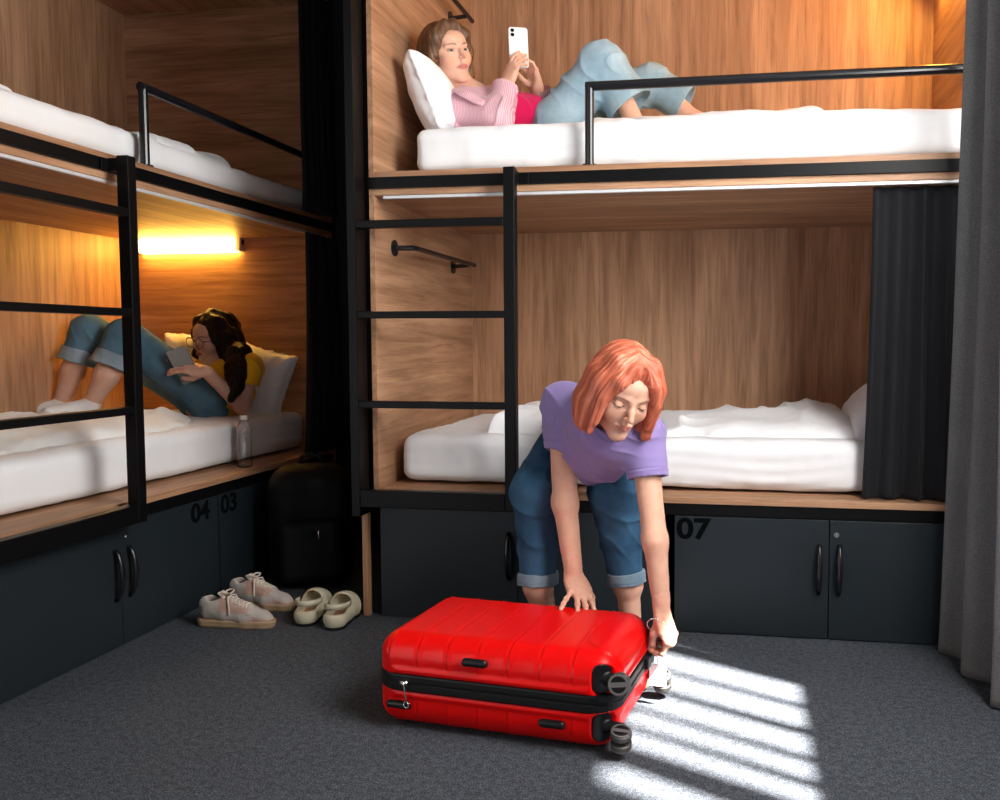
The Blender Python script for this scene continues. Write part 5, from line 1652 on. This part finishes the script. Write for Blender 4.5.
    # cuffs
    for el, W in ((el1, W1), (el2, W2)):
        e = A3(el); v = W - e; b = e + v * 0.95; n_ = v / np.linalg.norm(v)
        s = SDF(b - 0.09, b + 0.09, 0.0026)
        s.sleeve(tuple(b - n_ * 0.045), tuple(b), 0.045, 0.049, 0.006, 0.0, 0.06, )
        s.plane(tuple(b - n_ * 0.048), tuple(-n_), b - 0.09, b + 0.09)
        s.bumpy(lambda P: 0.002 * vnoise(P * 35) - 0.0015 * np.exp(-((((P - b) @ n_) + 0.006) / 0.0015) ** 2), 0.012)
        s.mesh('cuff', PINK, shirt)
    MAG = cloth('magenta_top', (0.62, 0.006, 0.085), var=0.08, weave=700)
    s = SDF((-1.0, 3.2, 1.66), (-0.45, 3.65, 2.02), 0.004)
    s.chain([(-0.9184, 3.36, 1.861), (-0.8561, 3.379, 1.84), (-0.763, 3.404, 1.827)], [0.098, 0.108, 0.098], 0.05, flat=((0, 0.1, 1), 0.70))
    s.bumpy(lambda P: 0.003 * vnoise(P * 12) + ridged(P, 0.006, (0, 1, 0.3), 60, 3, 8, 1), 0.02)
    fix(s.mesh('top', MAG, root))
    # ---- wide pale jeans
    PALE = denim('pale_blue_denim', (0.205, 0.315, 0.385), (0.36, 0.475, 0.54))
    s = SDF((-0.88, 3.08, 1.66), (0.14, 3.74, 2.24), 0.0033)
    s.cone((-0.7082, 3.351, 1.808), (-0.7225, 3.535, 1.861), 0.100, 0.098, 0.04)
    s.cone((-0.7651, 3.413, 1.818), (-0.7078, 3.424, 1.833), 0.098, 0.105, 0.04)
    specs = (((0.092, 0.086, 0.092), (-0.6913, 3.344, 1.821), (-0.5347, 3.373, 2.022), (-0.4236, 3.371, 1.865), 0.094),
             ((0.090, 0.078, 0.080), (-0.6792, 3.522, 1.864), (-0.374, 3.582, 2.007), (-0.2303, 3.58, 1.922), 0.076))
    fl = None
    for (r0, r1, r2), hp, kn, hem, rh in specs:
        s.cone(hp, kn, r0, r1, 0.04, flat=fl)
        s.sleeve(kn, hem, r1 - 0.004, rh, 0.006, 0.03, 0.03, flat=fl)
    def jf(P):
        d = 0.005 * vnoise(P * 9 + 31)
        d += ridged(P, 0.014, (0.9174, -0.2651, 0.2967), 36, 3.5, 6.0, 3.0) * np.clip(vnoise(P * 6 + 4) + 0.35, 0, 1)
        d += ridged(P, 0.009, (0.3371, -0.189, 0.9223), 50, 3.0, 8.0, 13.0) * np.clip(vnoise(P * 7 + 8) + 0.15, 0, 1)
        return d - 0.003
    s.bumpy(jf, 0.03)
    fix(s.mesh('jeans', PALE, root))
    # ---- earring
    return root
woman_with_phone()

# the phone she holds
PHONE = newmat('white_phone_glass', (0.80, 0.80, 0.81), 0.15, 0, 0.5)
PHONE_F = newmat('phone_screen', (0.01, 0.01, 0.012), 0.1)
LENS = newmat('camera_lens', (0.004, 0.004, 0.005), 0.1)
pc = Vector((-0.8483, 3.331, 2.094))
ux = Vector((0.9253, 0.3791, 0.0056)); uy = Vector((-0.1292, 0.1656, 0.9777)); uy = (uy - ux * uy.dot(ux)).normalized(); uz = ux.cross(uy)
ph = thing('phone', 'white phone with two rear lenses in the hands of the woman on the top bed', 'phone', pc)
ph.rotation_euler = Matrix((ux, uy, uz)).transposed().to_euler()
def rrect(bm, w, h, r, z0, z1, n=6, mi=0, cx=0, cy=0):
    pts = []
    for sx, sy, a0 in ((1, 1, 0), (-1, 1, 90), (-1, -1, 180), (1, -1, 270)):
        for k in range(n + 1):
            a = radians(a0 + 90 * k / n)
            pts.append((cx + sx * (w - r) + r * cos(a), cy + sy * (h - r) + r * sin(a)))
    a = [bm.verts.new((x, y, z0)) for x, y in pts]; b = [bm.verts.new((x, y, z1)) for x, y in pts]
    for i in range(len(pts)):
        bm.faces.new((a[i], a[(i + 1) % len(pts)], b[(i + 1) % len(pts)], b[i])).material_index = mi
    bm.faces.new(a[::-1]).material_index = mi; bm.faces.new(b).material_index = mi
bm = bmesh.new(); rrect(bm, 0.0365, 0.080, 0.011, -0.004, 0.004)
bobj('phone_case', bm, PHONE, ph, bevel=0.0012)
bm = bmesh.new(); rrect(bm, 0.034, 0.077, 0.009, -0.0046, -0.0041)
bobj('screen', bm, PHONE_F, ph)
bm = bmesh.new(); rrect(bm, 0.0135, 0.0195, 0.006, 0.004, 0.0055, cx=-0.020, cy=0.056)
cb = bobj('camera_bump', bm, PHONE, ph, bevel=0.0006)
for yy in (0.065, 0.047):
    bm = bmesh.new(); tube(bm, [(-0.022, yy, 0.0056), (-0.022, yy, 0.0068)], 0.0072, 20)
    bobj('lens', bm, LENS, cb)
# pillows behind her
pillow('big white pillow propped behind the woman with the phone', (-1.145, 3.343, 1.866), (0.56, 0.29, 0.15), (0, 1, 0), (-0.3738, 0.0501, 0.9261), (0.9278, 0.0773, 0.3649), 5.0)

# ================================================================== the woman reading on the lower left bed
def woman_reading():
    root = thing('person', 'dark-haired woman in a yellow shirt and glasses lying on the lower bed, reading', 'person', (-2.55, 3.55, 0.66))
    def fix(o):
        o.location = -Vector(root.location); return o
    skin = (0.60, 0.36, 0.27)
    HF = frame_fu((-2.432, 3.782, 0.9996), (-0.3525, -0.9213, -0.1643), (0.0523, -0.1918, 0.98))
    neck = (-2.393, 3.78, 0.8645)
    pieces = []
    s = SDF(A3(HF.o) - 0.17, A3(HF.o) + 0.17, 0.0026)
    head(s, HF, lids=0.55, neck_to=neck)
    pieces.append(s.extract())
    W1 = A3((-2.299, 3.51, 0.855)); H1 = frame_fu(W1, (-0.9362, -0.296, 0.1898), (0.1976, -0.5765, 0.7928))
    el1 = (-2.244, 3.691, 0.6902)
    s = SDF(W1 - A3((0.22, 0.16, 0.12)), W1 + A3((0.14, 0.14, 0.12)), 0.0024)
    tips1 = hand(s, H1, [(0.20, 0.35, 0.2), (0.25, 0.40, 0.25), (0.30, 0.45, 0.25), (0.35, 0.5, 0.3)], [(0.018, 0.018, -0.006), (0.034, 0.045, -0.026), (0.036, 0.070, -0.034), (0.030, 0.090, -0.038)], 0.98, [0.05, -0.02, -0.10, -0.20], -1)
    s.cone(H1.w((0, 0.004, 0)), el1, 0.0245, 0.036, 0.012)
    c1 = W1 + (A3(el1) - W1) * 0.3; n1 = A3(el1) - W1; s.plane(c1 + n1 * 0.12, n1, (-9, -9, -9), (9, 9, 9)); fade_joint(s, c1, n1, 1)
    pieces.append(s.extract())
    sh1 = (-2.22, 3.717, 0.8625); sh2 = (-2.529, 3.837, 0.8386); hip = (-2.432, 3.722, 0.7089)
    el2 = (-2.487, 3.684, 0.7338); W2 = A3((-2.443, 3.614, 0.7835))
    legs = (((-2.397, 3.698, 0.7155), (-2.676, 3.498, 1.003), (-2.728, 3.437, 0.8333), (-2.795, 3.417, 0.7031)),
            ((-2.484, 3.754, 0.7109), (-2.883, 3.536, 1.03), (-2.937, 3.495, 0.8477), (-2.993, 3.475, 0.6922)))
    lo = np.min(np.array([q for l in legs for q in l]), 0); hi = np.max(np.array([sh1, sh2, neck, el1]), 0)
    s = SDF((lo[0] - 0.2, lo[1] - 0.15, 0.62), (hi[0] + 0.1, 4.10, 1.2), 0.0045)
    s.chain([neck, (-2.383, 3.775, 0.7761), hip], [0.085, 0.115, 0.105], 0.05)
    s.cone(HF.w((0, -0.018, -0.06)), neck, 0.048, 0.054, 0.03)
    s.cone(sh1, sh2, 0.046, 0.046, 0.05)
    s.chain([sh1, el1, tuple(c1)], [0.044, 0.036, 0.0280], 0.02)
    s.chain([sh2, el2, tuple(W2)], [0.042, 0.034, 0.0245], 0.02)
    fade_joint(s, c1, n1, -1)
    # far hand under the tablet
    HH = frame_fu(W2, (-0.311, -0.2921, 0.9044), (-0.3523, 0.8599, -0.3694))
    tips2 = hand(s, HH, [(0.2, 0.3, 0.2)] * 4, [(0.018, 0.018, -0.006), (0.034, 0.045, -0.026), (0.036, 0.070, -0.034), (0.030, 0.090, -0.038)], 0.98, 0.08, 1)
    for hp, kn, mid, an in legs:
        s.chain([hp, kn], [0.078, 0.056], 0.03)
        s.chain([kn, mid, an], [0.052, 0.050, 0.031], 0.02)
        toe = (an[0] - 0.10, an[1] - 0.12, an[2] - 0.02)
        s.cone(an, toe, 0.032, 0.022, 0.02)
    pieces.append(s.extract())
    def col(V):
        C = face_tint(V, HF, skin, (0.36, 0.10, 0.09), (0.03, 0.02, 0.015), iris=(0.03, 0.02, 0.012), lids=0.55, blush=0.25, gaze=(-0.3, -0.3))
        return tint_extremities(C, V, tips1, (0.62, 0.42, 0.36), 0.007)
    fix(join_mesh('body', pieces, SKIN, root, col))
    # ---- long dark wavy hair
    w = HF.w
    s = SDF(A3(HF.o) - A3((0.24, 0.24, 0.36)), A3(HF.o) + A3((0.24, 0.24, 0.2)), 0.003)
    s.ell(w((0, -0.020, 0.040)), (0.086, 0.106, 0.092), HF)
    s.ell(w((0, -0.060, -0.02)), (0.095, 0.080, 0.115), HF, 0.03)
    # the near side falls in front of the shoulder, the far side behind the face
    s.chain([w((-0.055, 0.030, 0.080)), w((-0.088, 0.010, 0.010)), w((-0.100, 0.0, -0.08)), (-2.261, 3.714, 0.9172), (-2.242, 3.672, 0.8546), (-2.242, 3.637, 0.784), (-2.248, 3.612, 0.7271)], [0.030, 0.038, 0.046, 0.048, 0.044, 0.036, 0.014], 0.04)
    s.chain([w((-0.08, -0.04, 0.01)), w((-0.10, -0.05, -0.09)), (-2.299, 3.772, 0.8234)], [0.04, 0.045, 0.035], 0.03)
    s.chain([w((0.055, 0.030, 0.080)), w((0.092, 0.0, 0.010)), w((0.105, 0.0, -0.08)), w((0.085, -0.01, -0.14))], [0.026, 0.030, 0.036, 0.022], 0.03)
    s.ell(w((0, 0.082, -0.022)), (0.060, 0.075, 0.094), HF, 0.008, 'cut')
    s.ell(w((0, 0.05, -0.13)), (0.052, 0.085, 0.075), HF, 0.010, 'cut')
    def wavy(P):
        L = HF.loc(P)
        return strands(HF, 0.0022, 40, 7.0)(P) + 0.010 * vnoise(L * A3((16, 16, 12)) + 3) + 0.006 * vnoise(L * 34)
    s.bumpy(wavy, 0.03)
    HD = hairmat('dark_brown_hair', (0.006, 0.003, 0.002), (0.014, 0.007, 0.005), (0.040, 0.020, 0.013))
    hair = fix(s.mesh('hair', HD, root, hair_strand_coords(HF)))
    # ---- glasses
    bm = bmesh.new()
    for sx in (-1, 1):
        c = HF.w((sx * 0.033, 0.106, -0.004))
        ring = []
        for k in range(25):
            a = 2 * pi * k / 24
            ring.append(HF.w((sx * 0.033 + 0.026 * cos(a), 0.106 - 0.004 * abs(cos(a)), -0.006 + 0.023 * sin(a))))
        tube(bm, ring, 0.0017, 8)
        tube(bm, [HF.w((sx * 0.058, 0.102, 0.004)), HF.w((sx * 0.074, 0.06, 0.006)), HF.w((sx * 0.076, 0.0, 0.004))], 0.0016, 8)
    tube(bm, [HF.w((-0.008, 0.108, 0.002)), HF.w((0, 0.110, 0.005)), HF.w((0.008, 0.108, 0.002))], 0.0015, 8)
    fix(bobj('glasses', bm, newmat('thin_brown_metal', (0.16, 0.08, 0.05), 0.3, 0.6), root, smooth=True))
    # ---- yellow shirt
    YEL = cloth('yellow_cotton', (0.80, 0.44, 0.015), var=0.06, weave=700, bump=0.08)
    s = SDF((hip[0] - 0.18, 3.30, 0.62), (hi[0] + 0.1, 4.10, 1.05), 0.0034)
    s.chain([(-2.384, 3.778, 0.8226), (-2.383, 3.775, 0.7668), (-2.405, 3.728, 0.7227)], [0.100, 0.122, 0.112], 0.05)
    s.cone(sh1, sh2, 0.056, 0.054, 0.05)
    v = A3(el1) - A3(sh1)
    s.sleeve(tuple(A3(sh1) - v * 0.05), tuple(A3(sh1) + v * 0.42), 0.058, 0.060, 0.006, 0.03, 0.05)
    v = A3(el2) - A3(sh2)
    s.sleeve(tuple(sh2), tuple(A3(sh2) + v * 0.6), 0.056, 0.056, 0.006, 0.03, 0.05)
    nd = A3(HF.w((0, -0.018, -0.06))) - A3(neck); nd /= np.linalg.norm(nd)
    s.cone(tuple(A3(neck) - nd * 0.015), tuple(A3(neck) + nd * 0.15), 0.066, 0.060, 0.004, 'cut')
    s.bumpy(lambda P: 0.004 * vnoise(P * 11 + 2) + ridged(P, 0.011, (0.6534, -0.1564, 0.7407), 45, 4.0, 8.0, 1.0) * np.clip(vnoise(P * 7 + 3) + 0.35, 0, 1) - 0.002, 0.03)
    fix(s.mesh('shirt', YEL, root))
    # ---- jeans with turned-up hems
    D2 = denim('washed_blue_denim', (0.055, 0.125, 0.185), (0.115, 0.22, 0.29))
    D2C = denim('washed_denim_reverse', (0.19, 0.26, 0.31), (0.29, 0.36, 0.41))
    s = SDF((lo[0] - 0.05, lo[1] - 0.15, 0.62), (hi[0] - 0.05, 4.05, 1.2), 0.0036)
    s.cone((-2.412, 3.706, 0.7148), (-2.491, 3.773, 0.7096), 0.100, 0.098, 0.04)
    hems = []
    for (hp, kn, mid, an), (r0, r1, r2) in zip(legs, ((0.092, 0.082, 0.078), (0.090, 0.076, 0.073))):
        s.cone(hp, kn, r0, r1, 0.04)
        hem = A3(kn) + (A3(mid) - A3(kn)) * 0.72
        s.sleeve(kn, tuple(hem), r1 - 0.005, r2, 0.006, 0.02, 0.05)
        hems.append((A3(kn), hem, r2))
    def jf(P):
        d = 0.004 * vnoise(P * 9 + 41)
        d += ridged(P, 0.010, (0.7809, -0.0357, 0.6236), 34, 3.5, 6.0, 6.0) * np.clip(vnoise(P * 6 + 4) + 0.25, 0, 1)
        return d - 0.001
    s.bumpy(jf, 0.03)
    jeans = fix(s.mesh('jeans', D2, root))
    for a, b, r2 in hems:
        n_ = (b - a) / np.linalg.norm(b - a)
        s = SDF(b - 0.13, b + 0.13, 0.003)
        s.sleeve(tuple(b - n_ * 0.045), tuple(b + n_ * 0.012), r2 + 0.004, r2 + 0.010, 0.007, 0.0, 0.07)
        s.plane(tuple(b - n_ * 0.048), tuple(-n_), b - 0.13, b + 0.13)
        s.bumpy(lambda P: 0.003 * vnoise(P * 30), 0.012)
        c = s.mesh('jeans_cuff', D2C, jeans)
        c['label'] = 'turned-up pale cuff'
    # ---- white ankle socks
    SOCK = cloth('white_sock', (0.70, 0.68, 0.66), weave=500)
    for hp, kn, mid, an in legs:
        s = SDF(A3(an) - 0.22, A3(an) + 0.10, 0.004)
        toe = (an[0] - 0.10, an[1] - 0.12, an[2] - 0.02)
        s.cone(an, toe, 0.036, 0.026, 0.02)
        s.cone(tuple(A3(an) + (A3(mid) - A3(an)) * 0.12), an, 0.037, 0.036, 0.01)
        fix(s.mesh('sock', SOCK, root))
    return root
woman_reading()

# the tablet in her hands
TAB = newmat('grey_tablet_cover', (0.22, 0.23, 0.24), 0.55)
tb0 = [Vector(q) for q in ((-2.45, 3.45, 0.9379), (-2.361, 3.467, 0.968), (-2.333, 3.522, 0.8195), (-2.405, 3.509, 0.7933))]
tc = (tb0[0] + tb0[1] + tb0[2] + tb0[3]) / 4
tx = ((tb0[1] + tb0[2]) / 2 - (tb0[0] + tb0[3]) / 2); ty = ((tb0[0] + tb0[1]) / 2 - (tb0[2] + tb0[3]) / 2)
ty = ty - tx * (ty.dot(tx) / tx.length_squared)
tw, th_ = tx.length / 2, ty.length / 2
tx.normalize(); ty.normalize(); tz = tx.cross(ty)
tab = thing('tablet', 'grey tablet held by the woman in the yellow shirt', 'tablet', tc)
tab.rotation_euler = Matrix((tx, ty, tz)).transposed().to_euler()
bm = bmesh.new(); rrect(bm, tw, th_, 0.008, -0.004, 0.004)
bobj('cover', bm, TAB, tab, bevel=0.001)
bm = bmesh.new(); rrect(bm, tw - 0.006, th_ - 0.008, 0.003, -0.0048, -0.0041)
bobj('screen', bm, PHONE_F, tab)
# her pillows
WARMP = COTTON
pillow('white pillow against the end panel behind the shoulder in the yellow shirt', (-2.292, 3.912, 0.7701), (0.36, 0.30, 0.13), (0.269, 0.2086, 0.9403), (0.9555, 0.0382, -0.2925), (-0.0392, -0.9927, 0.1142), 8.0)
pillow('white pillow partly hidden behind the dark hair and the tablet', (-2.599, 3.93, 0.8935), (0.32, 0.26, 0.12), (0.9632, 0.2652, 0.0435), (-0.0437, -0.043, 0.9981), (0.2633, -0.9577, 0.116), 9.0)
